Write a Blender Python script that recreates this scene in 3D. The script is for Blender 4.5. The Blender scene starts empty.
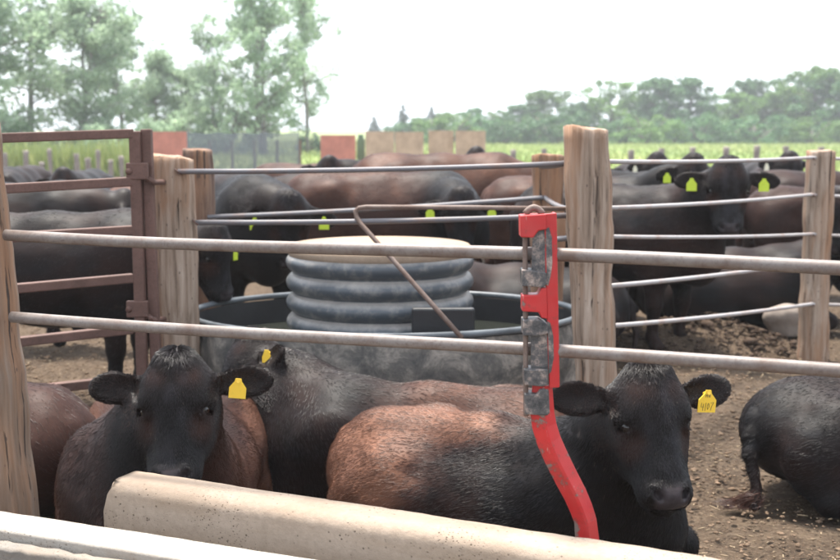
import bpy, math, random
import numpy as np
from mathutils import Vector, Matrix

random.seed(7)
rng = np.random.default_rng(11)
scene = bpy.context.scene
COL = scene.collection

# ------------------------------------------------------------------ camera, sky, sun, exposure
CAM_H = 1.70
PITCH = math.radians(7.33)
FPX = 840 * 50.0 / 36.0
cam_d = bpy.data.cameras.new('camera')
cam_d.lens = 50.0
cam_d.sensor_width = 36.0
cam_d.clip_start = 0.05
cam_d.clip_end = 6000
cam_d.dof.use_dof = True
cam_d.dof.focus_distance = 3.6
cam_d.dof.aperture_fstop = 4.2
cam = bpy.data.objects.new('camera', cam_d)
COL.objects.link(cam)
cam.location = (0, 0, CAM_H)
cam.rotation_euler = (math.radians(90) - PITCH, 0, 0)
scene.camera = cam

SUN_EL, SUN_AZ = math.radians(73), math.radians(335)     # azimuth clockwise from +Y
world = bpy.data.worlds.new('World')
scene.world = world
world.use_nodes = True
wt = world.node_tree
wt.nodes.clear()
w_out = wt.nodes.new('ShaderNodeOutputWorld')
w_bg = wt.nodes.new('ShaderNodeBackground')
w_sky = wt.nodes.new('ShaderNodeTexSky')
w_sky.sky_type = 'NISHITA'
w_sky.sun_disc = False
w_sky.sun_elevation = SUN_EL
w_sky.sun_rotation = SUN_AZ
w_sky.air_density = 1.0
w_sky.dust_density = 4.0
# thin bright overcast: an even white veil over the clear sky
w_mix = wt.nodes.new('ShaderNodeMix'); w_mix.data_type = 'RGBA'
w_mix.inputs[0].default_value = 0.80
w_mix.inputs[7].default_value = (4.4, 4.75, 5.15, 1)
wt.links.new(w_sky.outputs[0], w_mix.inputs[6])
wt.links.new(w_mix.outputs[2], w_bg.inputs[0])
w_bg.inputs[1].default_value = 0.10
wt.links.new(w_bg.outputs[0], w_out.inputs[0])

sun_d = bpy.data.lights.new('sun', 'SUN')
sun_d.energy = 2.6
sun_d.angle = math.radians(9)
sun_d.color = (1.0, 0.95, 0.87)
sun = bpy.data.objects.new('sun', sun_d)
COL.objects.link(sun)
sdir = Vector((math.sin(SUN_AZ) * math.cos(SUN_EL), math.cos(SUN_AZ) * math.cos(SUN_EL), math.sin(SUN_EL)))
sun.rotation_euler = sdir.to_track_quat('Z', 'Y').to_euler()
sun.location = (-6, -6, 12)

scene.view_settings.view_transform = 'Standard'
scene.view_settings.look = 'None'
scene.view_settings.gamma = 1.0
scene.view_settings.exposure = 2.2
scene.render.resolution_x = 1024
scene.render.resolution_y = 683

# ------------------------------------------------------------------ pixel (840x560 photo) to place
_F = np.array([0, math.cos(PITCH), -math.sin(PITCH)])
_U = np.array([0, math.sin(PITCH), math.cos(PITCH)])
_R = np.array([1.0, 0, 0])
def ray(px, py):
    return _F + _R * (px - 420) / FPX + _U * (280 - py) / FPX
def at_y(px, py, Y):
    d = ray(px, py); t = Y / d[1]
    return np.array([0, 0, CAM_H]) + d * t
def at_z(px, py, Z):
    d = ray(px, py); t = (Z - CAM_H) / d[2]
    return np.array([0, 0, CAM_H]) + d * t

# ------------------------------------------------------------------ object helpers
def link(name, data, parent=None, mat=None, label=None, cat=None, group=None, kind=None):
    o = bpy.data.objects.new(name, data)
    COL.objects.link(o)
    if parent is not None: o.parent = parent
    if mat is not None and data is not None and len(data.materials) == 0: data.materials.append(mat)
    if label: o['label'] = label
    if cat: o['category'] = cat
    if group: o['group'] = group
    if kind: o['kind'] = kind
    return o
def thing(name, label, cat, loc=(0, 0, 0), rz=0, group=None):
    o = link(name, None, label=label, cat=cat, group=group)
    o.location = loc
    o.rotation_euler = (0, 0, rz)
    o.empty_display_size = 0.2
    return o
def mesh_from(verts, faces, smooth=False):
    me = bpy.data.meshes.new('m')
    me.from_pydata([tuple(map(float, v)) for v in verts], [], [tuple(map(int, f)) for f in faces])
    if smooth: me.polygons.foreach_set('use_smooth', np.ones(len(me.polygons), dtype=bool))
    me.update()
    return me
def mesh_np(verts, quads, smooth=False):
    me = bpy.data.meshes.new('m')
    n, k = quads.shape
    me.vertices.add(len(verts)); me.vertices.foreach_set('co', np.asarray(verts, np.float32).ravel())
    me.loops.add(n * k); me.loops.foreach_set('vertex_index', np.asarray(quads, np.int32).ravel())
    me.polygons.add(n); me.polygons.foreach_set('loop_start', np.arange(0, n * k, k, dtype=np.int32))
    me.polygons.foreach_set('loop_total', np.full(n, k, np.int32))
    if smooth: me.polygons.foreach_set('use_smooth', np.ones(n, dtype=bool))
    me.update(calc_edges=True); me.validate()
    return me

def norm(v):
    v = np.asarray(v, float); return v / (np.linalg.norm(v) + 1e-12)
def frame_of(d, up=(0, 0, 1)):
    d = norm(d); up = np.asarray(up, float)
    if abs(np.dot(d, norm(up))) > 0.98: up = np.array([1.0, 0, 0])
    a = norm(np.cross(up, d)); b = np.cross(d, a)
    return a, b
def tube(pts, radii, sides=10, caps=True):
    pts = np.asarray(pts, float); n = len(pts)
    if np.isscalar(radii): radii = [radii] * n
    V, F = [], []
    ang = np.arange(sides) * 2 * math.pi / sides
    a = None
    for i in range(n):
        d = pts[min(i + 1, n - 1)] - pts[max(i - 1, 0)]
        if a is None: a, b = frame_of(d)
        else:
            d_ = norm(d); a = norm(a - d_ * np.dot(a, d_)); b = np.cross(d_, a)
        for t in ang: V.append(pts[i] + radii[i] * (a * math.cos(t) + b * math.sin(t)))
    for i in range(n - 1):
        for j in range(sides):
            j2 = (j + 1) % sides
            F.append((i * sides + j, i * sides + j2, (i + 1) * sides + j2, (i + 1) * sides + j))
    if caps:
        F.append(tuple(range(sides))[::-1]); F.append(tuple((n - 1) * sides + j for j in range(sides)))
    return V, F
def box(c, s, R=None):
    c = np.asarray(c, float); s = np.asarray(s, float) / 2
    V = [np.array([x, y, z]) * s for x in (-1, 1) for y in (-1, 1) for z in (-1, 1)]
    if R is not None: V = [R @ v for v in V]
    V = [v + c for v in V]
    return V, [(0, 1, 3, 2), (4, 6, 7, 5), (0, 4, 5, 1), (2, 3, 7, 6), (0, 2, 6, 4), (1, 5, 7, 3)]
def join(*parts):
    V, F = [], []
    for v, f in parts:
        o = len(V); V.extend(v); F.extend([tuple(i + o for i in q) for q in f])
    return V, F
def lathe(profile, seg=64, cx=0, cy=0, sx=1.0, sy=1.0, closed=False):
    V, F = [], []
    n = len(profile)
    for r, z in profile:
        for k in range(seg):
            t = 2 * math.pi * k / seg
            V.append((cx + r * sx * math.cos(t), cy + r * sy * math.sin(t), z))
    m = n if closed else n - 1
    for i in range(m):
        i2 = (i + 1) % n
        for k in range(seg):
            k2 = (k + 1) % seg
            F.append((i * seg + k, i * seg + k2, i2 * seg + k2, i2 * seg + k))
    return V, F
def bevel(o, w=0.004, seg=2):
    m = o.modifiers.new('bevel', 'BEVEL'); m.width = w; m.segments = seg; m.limit_method = 'ANGLE'
    return o

def vnoise(p, scale=1.0, seed=0):
    p = np.asarray(p, np.float64) * scale + seed * 17.31
    i = np.floor(p).astype(np.int64); f = p - i; f = f * f * (3 - 2 * f)
    def h(a):
        n = (a[:, 0] * 374761393 + a[:, 1] * 668265263 + a[:, 2] * 2147483647 + seed * 144665) & 0x7fffffff
        n = ((n ^ (n >> 13)) * 1274126177) & 0x7fffffff
        return ((n ^ (n >> 16)) & 0xffff) / 65535.0
    r = 0
    for dx in (0, 1):
        for dy in (0, 1):
            for dz in (0, 1):
                w = (f[:, 0] if dx else 1 - f[:, 0]) * (f[:, 1] if dy else 1 - f[:, 1]) * (f[:, 2] if dz else 1 - f[:, 2])
                r = r + w * h(i + np.array([dx, dy, dz]))
    return r
def fbm(p, scale=1.0, seed=0, octv=3):
    r, a, t = 0, 1.0, 0
    for o in range(octv):
        r = r + a * vnoise(p, scale * 2 ** o, seed + o); t += a; a *= 0.5
    return r / t
def sstep(a, b, x):
    t = np.clip((x - a) / (b - a), 0, 1); return t * t * (3 - 2 * t)

# ------------------------------------------------------------------ materials
class NT:
    def __init__(s, name):
        s.m = bpy.data.materials.new(name); s.m.use_nodes = True
        s.t = s.m.node_tree; s.b = s.t.nodes['Principled BSDF']; s.out = s.t.nodes['Material Output']
    def n(s, typ, **kw):
        x = s.t.nodes.new(typ)
        for k, v in kw.items():
            if k in x.inputs: x.inputs[k].default_value = v
            else: setattr(x, k, v)
        return x
    def l(s, a, b): s.t.links.new(a, b)
    def coord(s, scale=(1, 1, 1), kind='Object', rot=(0, 0, 0)):
        c = s.n('ShaderNodeTexCoord'); m = s.n('ShaderNodeMapping')
        m.inputs['Scale'].default_value = scale; m.inputs['Rotation'].default_value = rot
        s.l(c.outputs[kind], m.inputs[0]); return m.outputs[0]
    def noise(s, vec, scale, detail=6, rough=0.6, dist=0.0):
        x = s.n('ShaderNodeTexNoise'); x.inputs['Scale'].default_value = scale
        x.inputs['Detail'].default_value = detail; x.inputs['Roughness'].default_value = rough
        x.inputs['Distortion'].default_value = dist
        s.l(vec, x.inputs['Vector']); return x.outputs['Fac']
    def ramp(s, fac, stops):
        r = s.n('ShaderNodeValToRGB'); e = r.color_ramp.elements
        while len(e) < len(stops): e.new(0.5)
        for i, (p, c) in enumerate(stops):
            e[i].position = p; e[i].color = (c[0], c[1], c[2], 1) if not np.isscalar(c) else (c, c, c, 1)
        s.l(fac, r.inputs[0]); return r.outputs[0]
    def mix(s, fac, a, b, blend='MIX'):
        x = s.n('ShaderNodeMix', data_type='RGBA', blend_type=blend)
        for i, v in ((0, fac), (6, a), (7, b)):
            if hasattr(v, 'is_linked') or isinstance(v, bpy.types.NodeSocket): s.l(v, x.inputs[i])
            else: x.inputs[i].default_value = v if np.isscalar(v) else (v[0], v[1], v[2], 1)
        return x.outputs[2]
    def bump(s, h, strength=0.3, dist=0.01):
        b = s.n('ShaderNodeBump'); b.inputs['Strength'].default_value = strength; b.inputs['Distance'].default_value = dist
        s.l(h, b.inputs['Height']); s.l(b.outputs[0], s.b.inputs['Normal']); return b
    def base(s, c, rough=0.6, spec=0.5, metal=0.0):
        if isinstance(c, bpy.types.NodeSocket): s.l(c, s.b.inputs['Base Color'])
        else: s.b.inputs['Base Color'].default_value = (c[0], c[1], c[2], 1)
        if isinstance(rough, bpy.types.NodeSocket): s.l(rough, s.b.inputs['Roughness'])
        else: s.b.inputs['Roughness'].default_value = rough
        s.b.inputs['Specular IOR Level'].default_value = spec
        s.b.inputs['Metallic'].default_value = metal
        return s.m

def mat_coat():
    n = NT('coat')
    a = n.n('ShaderNodeAttribute', attribute_name='coat')
    v = n.coord((1, 1, 1))
    st = n.noise(n.coord((14, 60, 60)), 1.0, 4, 0.6)
    c = n.mix(0.5, a.outputs['Color'], n.ramp(st, [(0.3, 0.55), (0.7, 1.35)]), 'MULTIPLY')
    dirt = n.ramp(n.noise(v, 9, 6, 0.7), [(0.62, 0.0), (0.78, 0.35)])
    c = n.mix(dirt, c, (0.09, 0.065, 0.05))
    sk = n.n('ShaderNodeAttribute', attribute_name='skin')
    ro = n.ramp(sk.outputs['Fac'], [(0, 0.54), (1, 0.26)])
    n.base(c, ro, 0.11)
    n.b.inputs['Sheen Weight'].default_value = 0.02
    n.b.inputs['Sheen Roughness'].default_value = 0.5
    n.b.inputs['Sheen Tint'].default_value = (0.8, 0.85, 1, 1)
    n.bump(n.noise(n.coord((25, 90, 90)), 1.0, 3, 0.6), 0.22, 0.004)
    return n.m
def mat_hair():
    n = NT('hair')
    a = n.n('ShaderNodeAttribute', attribute_name='coat')
    n.base(a.outputs['Color'], 0.34, 0.32)
    return n.m
def mat_eye():
    n = NT('eyeball'); return n.base((0.006, 0.004, 0.004), 0.08, 0.6)
def mat_tag(name, col):
    n = NT(name)
    nz = n.noise(n.coord(), 60, 4)
    c = n.mix(n.ramp(nz, [(0.55, 0.0), (0.75, 0.3)]), col, tuple(x * 0.55 for x in col))
    n.base(c, 0.45)
    return n.m
def mat_wood(name, c_lo, c_mid, c_hi, fine=1.0):
    n = NT(name)
    oi = n.n('ShaderNodeObjectInfo')
    c0 = n.n('ShaderNodeTexCoord'); add = n.n('ShaderNodeVectorMath', operation='ADD')
    n.l(c0.outputs['Object'], add.inputs[0]); n.l(oi.outputs['Random'], add.inputs[1])
    mp = n.n('ShaderNodeMapping'); mp.inputs['Scale'].default_value = (30 * fine, 30 * fine, 1.6); n.l(add.outputs[0], mp.inputs[0])
    g = n.noise(mp.outputs[0], 1.0, 8, 0.65, 0.12)
    mp2 = n.n('ShaderNodeMapping'); mp2.inputs['Scale'].default_value = (7, 7, 0.9); n.l(add.outputs[0], mp2.inputs[0])
    big = n.noise(mp2.outputs[0], 1.0, 5, 0.6, 0.6)
    c = n.ramp(g, [(0.28, c_lo), (0.46, c_mid), (0.72, c_hi)])
    c = n.mix(n.ramp(big, [(0.42, 0.0), (0.62, 0.8)]), c, n.mix(g, (0.16, 0.075, 0.04), (0.36, 0.20, 0.11)))
    mp3 = n.n('ShaderNodeMapping'); mp3.inputs['Scale'].default_value = (42, 42, 0.8); n.l(add.outputs[0], mp3.inputs[0])
    crack = n.ramp(n.noise(mp3.outputs[0], 1.0, 4, 0.55, 0.15), [(0.335, 1.0), (0.375, 0.0)])
    c = n.mix(crack, c, (0.05, 0.035, 0.028))
    knot = n.n('ShaderNodeTexVoronoi'); mp4 = n.n('ShaderNodeMapping'); mp4.inputs['Scale'].default_value = (5, 5, 3.0)
    n.l(add.outputs[0], mp4.inputs[0]); n.l(mp4.outputs[0], knot.inputs['Vector'])
    kk = n.ramp(knot.outputs['Distance'], [(0.07, 0.8), (0.13, 0.0)])
    c = n.mix(kk, c, (0.08, 0.055, 0.045))
    n.base(c, 0.85, 0.25)
    hgt = n.mix(crack, g, 0.0) if False else n.n('ShaderNodeMath', operation='SUBTRACT')
    n.l(g, hgt.inputs[0]); n.l(crack, hgt.inputs[1])
    n.bump(hgt.outputs[0], 0.7, 0.012)
    return n.m
def mat_concrete(name, c1, c2, speck=0.5):
    n = NT(name)
    v = n.coord()
    big = n.noise(v, 2.2, 8, 0.65); fine = n.noise(v, 55, 6, 0.7)
    c = n.mix(n.ramp(big, [(0.3, 0.0), (0.7, 1.0)]), c1, c2)
    c = n.mix(n.ramp(fine, [(0.35, 0.35), (0.6, 0.0)]), c, tuple(x * 0.7 for x in c1))
    vo = n.n('ShaderNodeTexVoronoi'); vo.inputs['Scale'].default_value = 48; n.l(v, vo.inputs['Vector'])
    gate = n.ramp(n.noise(v, 7, 4), [(0.44, 0.0), (0.56, 1.0)])
    sp = n.mix(1.0, n.ramp(vo.outputs['Distance'], [(0.07, 1.0), (0.17, 0.0)]), gate, 'MULTIPLY')
    vo2 = n.n('ShaderNodeTexVoronoi'); vo2.inputs['Scale'].default_value = 105; n.l(v, vo2.inputs['Vector'])
    g2 = n.ramp(n.noise(v, 3.5, 5), [(0.46, 0.0), (0.60, 0.9)])
    sp2 = n.mix(1.0, n.ramp(vo2.outputs['Distance'], [(0.16, 1.0), (0.26, 0.0)]), g2, 'MULTIPLY')
    sp = n.mix(1.0, sp, sp2, 'ADD')
    sc = n.mix(speck, (0, 0, 0), sp)
    c = n.mix(sc, c, (0.10, 0.075, 0.055))
    st = n.ramp(n.noise(n.coord((2.2, 2.2, 11)), 1.0, 7, 0.72), [(0.47, 0.0), (0.70, 0.55)])
    c = n.mix(st, c, (0.24, 0.17, 0.115))
    dr = n.ramp(n.noise(n.coord((26, 26, 1.6)), 1.0, 5, 0.7), [(0.56, 0.0), (0.74, 0.35)])
    c = n.mix(dr, c, (0.22, 0.17, 0.125))
    n.base(c, 0.9, 0.2)
    h = n.n('ShaderNodeMath', operation='SUBTRACT'); n.l(fine, h.inputs[0]); n.l(sp, h.inputs[1])
    n.bump(h.outputs[0], 0.45, 0.006)
    return n.m
def mat_metal(name, c_clean, c_rust, lo=0.5, hi=0.68, rough=0.5, metal=0.0, scale=6):
    n = NT(name)
    v = n.coord()
    r = n.ramp(n.noise(v, scale, 8, 0.7), [(lo, 0.0), (hi, 1.0)])
    f = n.noise(v, 90, 4, 0.7)
    c = n.mix(r, c_clean, c_rust)
    c = n.mix(n.ramp(f, [(0.5, 0.0), (0.7, 0.5)]), c, tuple(x * 0.55 for x in c_rust))
    n.base(c, rough, 0.4, metal)
    n.bump(f, 0.2, 0.002)
    return n.m
def mat_plain(name, c, rough=0.7, var=0.25, scale=12, spec=0.4, bump=0.2):
    n = NT(name)
    v = n.coord()
    f = n.noise(v, scale, 6, 0.65)
    n.base(n.mix(n.ramp(f, [(0.3, 0.0), (0.7, 1.0)]), tuple(x * (1 - var) for x in c), tuple(min(1, x * (1 + var)) for x in c)), rough, spec)
    n.bump(n.noise(v, scale * 6, 4), bump, 0.004)
    return n.m
def mat_dusty(name, c, dust, rough=0.45):
    """dark plastic or rubber with dust lying on whatever faces up"""
    n = NT(name)
    v = n.coord()
    f = n.noise(v, 7, 7, 0.7)
    g = n.n('ShaderNodeNewGeometry'); sx = n.n('ShaderNodeSeparateXYZ'); n.l(g.outputs['Normal'], sx.inputs[0])
    m0 = n.n('ShaderNodeMath', operation='MULTIPLY_ADD'); n.l(f, m0.inputs[0]); m0.inputs[1].default_value = 0.9; n.l(sx.outputs['Z'], m0.inputs[2])
    m = n.n('ShaderNodeMath', operation='MULTIPLY'); n.l(m0.outputs[0], m.inputs[0]); m.inputs[1].default_value = 0.6
    d = n.ramp(m.outputs[0], [(0.50, 0.0), (0.85, 0.75)])
    blot = n.ramp(n.noise(v, 11, 6, 0.7), [(0.50, 0.0), (0.66, 0.30)])
    cc = n.mix(blot, c, dust); cc = n.mix(d, cc, dust)
    n.base(cc, rough, 0.5)
    n.bump(n.noise(v, 40, 4), 0.2, 0.004)
    return n.m
def mat_mud_rubber():
    n = NT('muddy_rubber')
    v = n.coord()
    f = n.noise(v, 6, 8, 0.75, 0.5)
    c = n.ramp(f, [(0.33, (0.05, 0.05, 0.05)), (0.48, (0.12, 0.11, 0.10)), (0.60, (0.26, 0.23, 0.20)), (0.75, (0.38, 0.34, 0.30))])
    n.base(c, 0.8, 0.3)
    n.bump(f, 0.6, 0.02)
    return n.m
def mat_red():
    n = NT('red_paint')
    v = n.coord()
    f = n.noise(v, 16, 8, 0.72)
    w = n.ramp(f, [(0.575, 0.0), (0.60, 1.0)])
    scr = n.ramp(n.noise(n.coord((70, 70, 9)), 1.0, 5, 0.7), [(0.64, 0.0), (0.68, 0.8)])
    pt = n.mix(n.ramp(n.noise(v, 9, 5), [(0.35, 0.0), (0.7, 1.0)]), (0.38, 0.008, 0.011), (0.48, 0.018, 0.018))
    c = n.mix(w, pt, (0.13, 0.10, 0.085)); c = n.mix(scr, c, (0.45, 0.20, 0.18))
    halo = n.ramp(f, [(0.52, 0.0), (0.575, 0.6)])
    fade = n.ramp(n.noise(v, 5, 4), [(0.45, 0.0), (0.7, 0.35)])
    c2 = n.mix(halo, c, (0.16, 0.03, 0.02)); c2 = n.mix(w, c2, (0.15, 0.12, 0.105)); c2 = n.mix(fade, c2, (0.33, 0.09, 0.08)); c2 = n.mix(scr, c2, (0.40, 0.19, 0.17))
    n.base(c2, n.ramp(f, [(0.4, 0.35), (0.65, 0.7)]), 0.5)
    n.bump(w, -0.4, 0.003)
    return n.m
def mat_worn():
    n = NT('worn_steel')
    v = n.coord()
    f = n.noise(v, 24, 8, 0.75)
    c = n.ramp(f, [(0.36, (0.025, 0.027, 0.03)), (0.5, (0.09, 0.085, 0.085)), (0.6, (0.28, 0.22, 0.19)), (0.72, (0.45, 0.41, 0.38))])
    n.base(c, 0.5, 0.5, 0.2); n.bump(f, 0.3, 0.003)
    return n.m
def mat_ground():
    n = NT('pen_dirt')
    v = n.coord()
    a = n.noise(v, 1.1, 8, 0.65); b = n.noise(v, 9, 8, 0.75); f = n.noise(v, 45, 6, 0.7)
    c = n.ramp(a, [(0.32, (0.10, 0.068, 0.047)), (0.5, (0.17, 0.12, 0.082)), (0.7, (0.25, 0.185, 0.13))])
    c = n.mix(n.ramp(b, [(0.40, 0.6), (0.56, 0.0)]), c, (0.07, 0.048, 0.035))
    c = n.mix(n.ramp(f, [(0.50, 0.0), (0.66, 0.8)]), c, (0.28, 0.21, 0.145))
    f2 = n.noise(v, 24, 7, 0.75)
    c = n.mix(n.ramp(f2, [(0.36, 0.6), (0.47, 0.0)]), c, (0.07, 0.05, 0.036))
    wet = n.ramp(n.noise(v, 0.55, 6, 0.6), [(0.50, 0.0), (0.62, 0.65)])
    c = n.mix(wet, c, (0.06, 0.045, 0.036))
    n.base(c, 0.95, 0.15)
    h = n.n('ShaderNodeMath', operation='MULTIPLY_ADD'); n.l(b, h.inputs[0]); h.inputs[1].default_value = 2.0; n.l(f, h.inputs[2])
    n.bump(h.outputs[0], 1.0, 0.04)
    return n.m
def mat_grass():
    n = NT('field_grass')
    v = n.coord((1, 0.35, 1))
    a = n.noise(v, 0.12, 6, 0.6); b = n.noise(v, 1.4, 6, 0.7)
    c = n.ramp(a, [(0.34, (0.12, 0.18, 0.045)), (0.52, (0.20, 0.26, 0.075)), (0.66, (0.30, 0.30, 0.12))])
    c = n.mix(n.ramp(b, [(0.35, 0.5), (0.6, 0.0)]), c, (0.09, 0.12, 0.035))
    n.base(c, 0.9, 0.2); n.bump(b, 0.6, 0.2)
    return n.m
def mat_leaf(name, c1, c2, trans=0.35):
    n = NT(name)
    v = n.coord()
    oi = n.n('ShaderNodeObjectInfo')
    at = n.n('ShaderNodeAttribute', attribute_name='tone')
    c = n.mix(at.outputs['Fac'], c1, c2)
    hs = n.n('ShaderNodeHueSaturation')
    mr = n.n('ShaderNodeMapRange'); mr.inputs['To Min'].default_value = 0.8; mr.inputs['To Max'].default_value = 1.2
    n.l(oi.outputs['Random'], mr.inputs[0]); n.l(mr.outputs[0], hs.inputs['Value']); n.l(c, hs.inputs['Color'])
    n.base(hs.outputs[0], 0.6, 0.3)
    tr = n.n('ShaderNodeBsdfTranslucent'); n.l(hs.outputs[0], tr.inputs[0])
    mx = n.n('ShaderNodeMixShader'); mx.inputs[0].default_value = trans
    n.l(n.b.outputs[0], mx.inputs[1]); n.l(tr.outputs[0], mx.inputs[2]); n.l(mx.outputs[0], n.out.inputs[0])
    return n.m
def mat_net():
    n = NT('windbreak_net')
    v = n.coord()
    f = n.noise(v, 3, 5, 0.6)
    n.base(n.mix(f, (0.15, 0.175, 0.19), (0.24, 0.265, 0.28)), 0.8, 0.2)
    tr = n.n('ShaderNodeBsdfTransparent'); mx = n.n('ShaderNodeMixShader'); mx.inputs[0].default_value = 0.48
    n.l(n.b.outputs[0], mx.inputs[1]); n.l(tr.outputs[0], mx.inputs[2]); n.l(mx.outputs[0], n.out.inputs[0])
    return n.m
def mat_water():
    n = NT('trough_water'); n.base((0.02, 0.022, 0.018), 0.05, 0.5)
    n.bump(n.noise(n.coord(), 8, 3), 0.05, 0.01); return n.m

M = dict(
    coat=mat_coat(), hair=mat_hair(), eye=mat_eye(),
    tag_gold=mat_tag('gold_tag', (0.78, 0.50, 0.04)), tag_lime=mat_tag('lime_tag', (0.45, 0.56, 0.03)),
    tag_white=mat_tag('white_tag', (0.75, 0.70, 0.52)), ink=mat_plain('tag_ink', (0.09, 0.075, 0.04), 0.6, 0.2),
    post=mat_wood('post_wood', (0.07, 0.048, 0.036), (0.24, 0.175, 0.13), (0.40, 0.325, 0.265)),
    post_dark=mat_wood('dark_post_wood', (0.05, 0.03, 0.025), (0.12, 0.07, 0.05), (0.22, 0.15, 0.11)),
    post_grey=mat_wood('grey_post_wood', (0.065, 0.05, 0.04), (0.15, 0.115, 0.09), (0.25, 0.20, 0.165)),
    post_far=mat_plain('far_post_wood', (0.19, 0.16, 0.14), 0.85),
    bunk=mat_concrete('bunk_concrete', (0.29, 0.225, 0.17), (0.37, 0.295, 0.235), 1.0),
    kerb=mat_concrete('wall_concrete', (0.29, 0.265, 0.235), (0.37, 0.345, 0.31), 0.5),
    mortar=mat_concrete('rough_mortar', (0.16, 0.145, 0.13), (0.27, 0.245, 0.215), 1.0),
    pipe=mat_metal('weathered_pipe', (0.185, 0.160, 0.147), (0.12, 0.082, 0.066), 0.42, 0.66, 0.5, 0, 9),
    cable=mat_metal('dark_cable', (0.13, 0.125, 0.135), (0.17, 0.11, 0.09), 0.5, 0.7, 0.5),
    cable_lt=mat_metal('grey_cable', (0.33, 0.31, 0.31), (0.28, 0.20, 0.17), 0.5, 0.7, 0.5),
    rust=mat_metal('rusty_gate_steel', (0.125, 0.066, 0.052), (0.075, 0.037, 0.027), 0.4, 0.7, 0.7),
    rod=mat_metal('rusty_rod', (0.17, 0.125, 0.105), (0.11, 0.062, 0.045), 0.45, 0.7, 0.65),
    hose=mat_dusty('culvert_plastic', (0.06, 0.07, 0.082), (0.42, 0.38, 0.34), 0.38),
    tank=mat_mud_rubber(), tank_in=mat_plain('wet_rubber', (0.018, 0.018, 0.02), 0.4),
    rim=mat_plain('worn_rim', (0.085, 0.095, 0.105), 0.4, 0.6, 4),
    lid=mat_concrete('lid_boards', (0.27, 0.20, 0.145), (0.34, 0.26, 0.195), 0.4),
    red=mat_red(), worn=mat_worn(), ground=mat_ground(), grass=mat_grass(), water=mat_water(), net=mat_net(),
    clod=mat_plain('manure_clods', (0.13, 0.09, 0.062), 0.95, 0.5, 6, 0.1),
    manure=mat_plain('dark_manure', (0.055, 0.038, 0.028), 0.95, 0.5, 5, 0.1),
    straw=mat_plain('straw', (0.25, 0.185, 0.115), 0.8, 0.45),
    stone=mat_plain('pale_boulder', (0.20, 0.165, 0.14), 0.85, 0.2, 9),
    plywood=mat_plain('plywood', (0.42, 0.31, 0.21), 0.85, 0.25, 2.5), orange=mat_plain('orange_sheet', (0.42, 0.17, 0.12), 0.8, 0.25, 2.5),
    green=mat_plain('green_sheet', (0.13, 0.20, 0.12), 0.7, 0.12, 3),
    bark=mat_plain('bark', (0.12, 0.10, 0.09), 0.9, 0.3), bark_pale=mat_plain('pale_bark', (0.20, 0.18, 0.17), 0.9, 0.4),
    leaf_glare=mat_leaf('glare_pale_poplar_leaves', (0.21, 0.30, 0.20), (0.40, 0.50, 0.34), 0.5),  # leaf colour raised to stand for glare over the left trees
    leaf_mid=mat_leaf('mid_leaves', (0.05, 0.12, 0.028), (0.15, 0.255, 0.06)),
    leaf_blue=mat_leaf('blue_green_leaves', (0.04, 0.11, 0.045), (0.115, 0.22, 0.085)),
    leaf_dark=mat_leaf('dark_needles', (0.025, 0.06, 0.035), (0.06, 0.11, 0.06), 0.15),
    blade=mat_leaf('grass_blades', (0.15, 0.21, 0.055), (0.33, 0.36, 0.14), 0.3),
)

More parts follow.
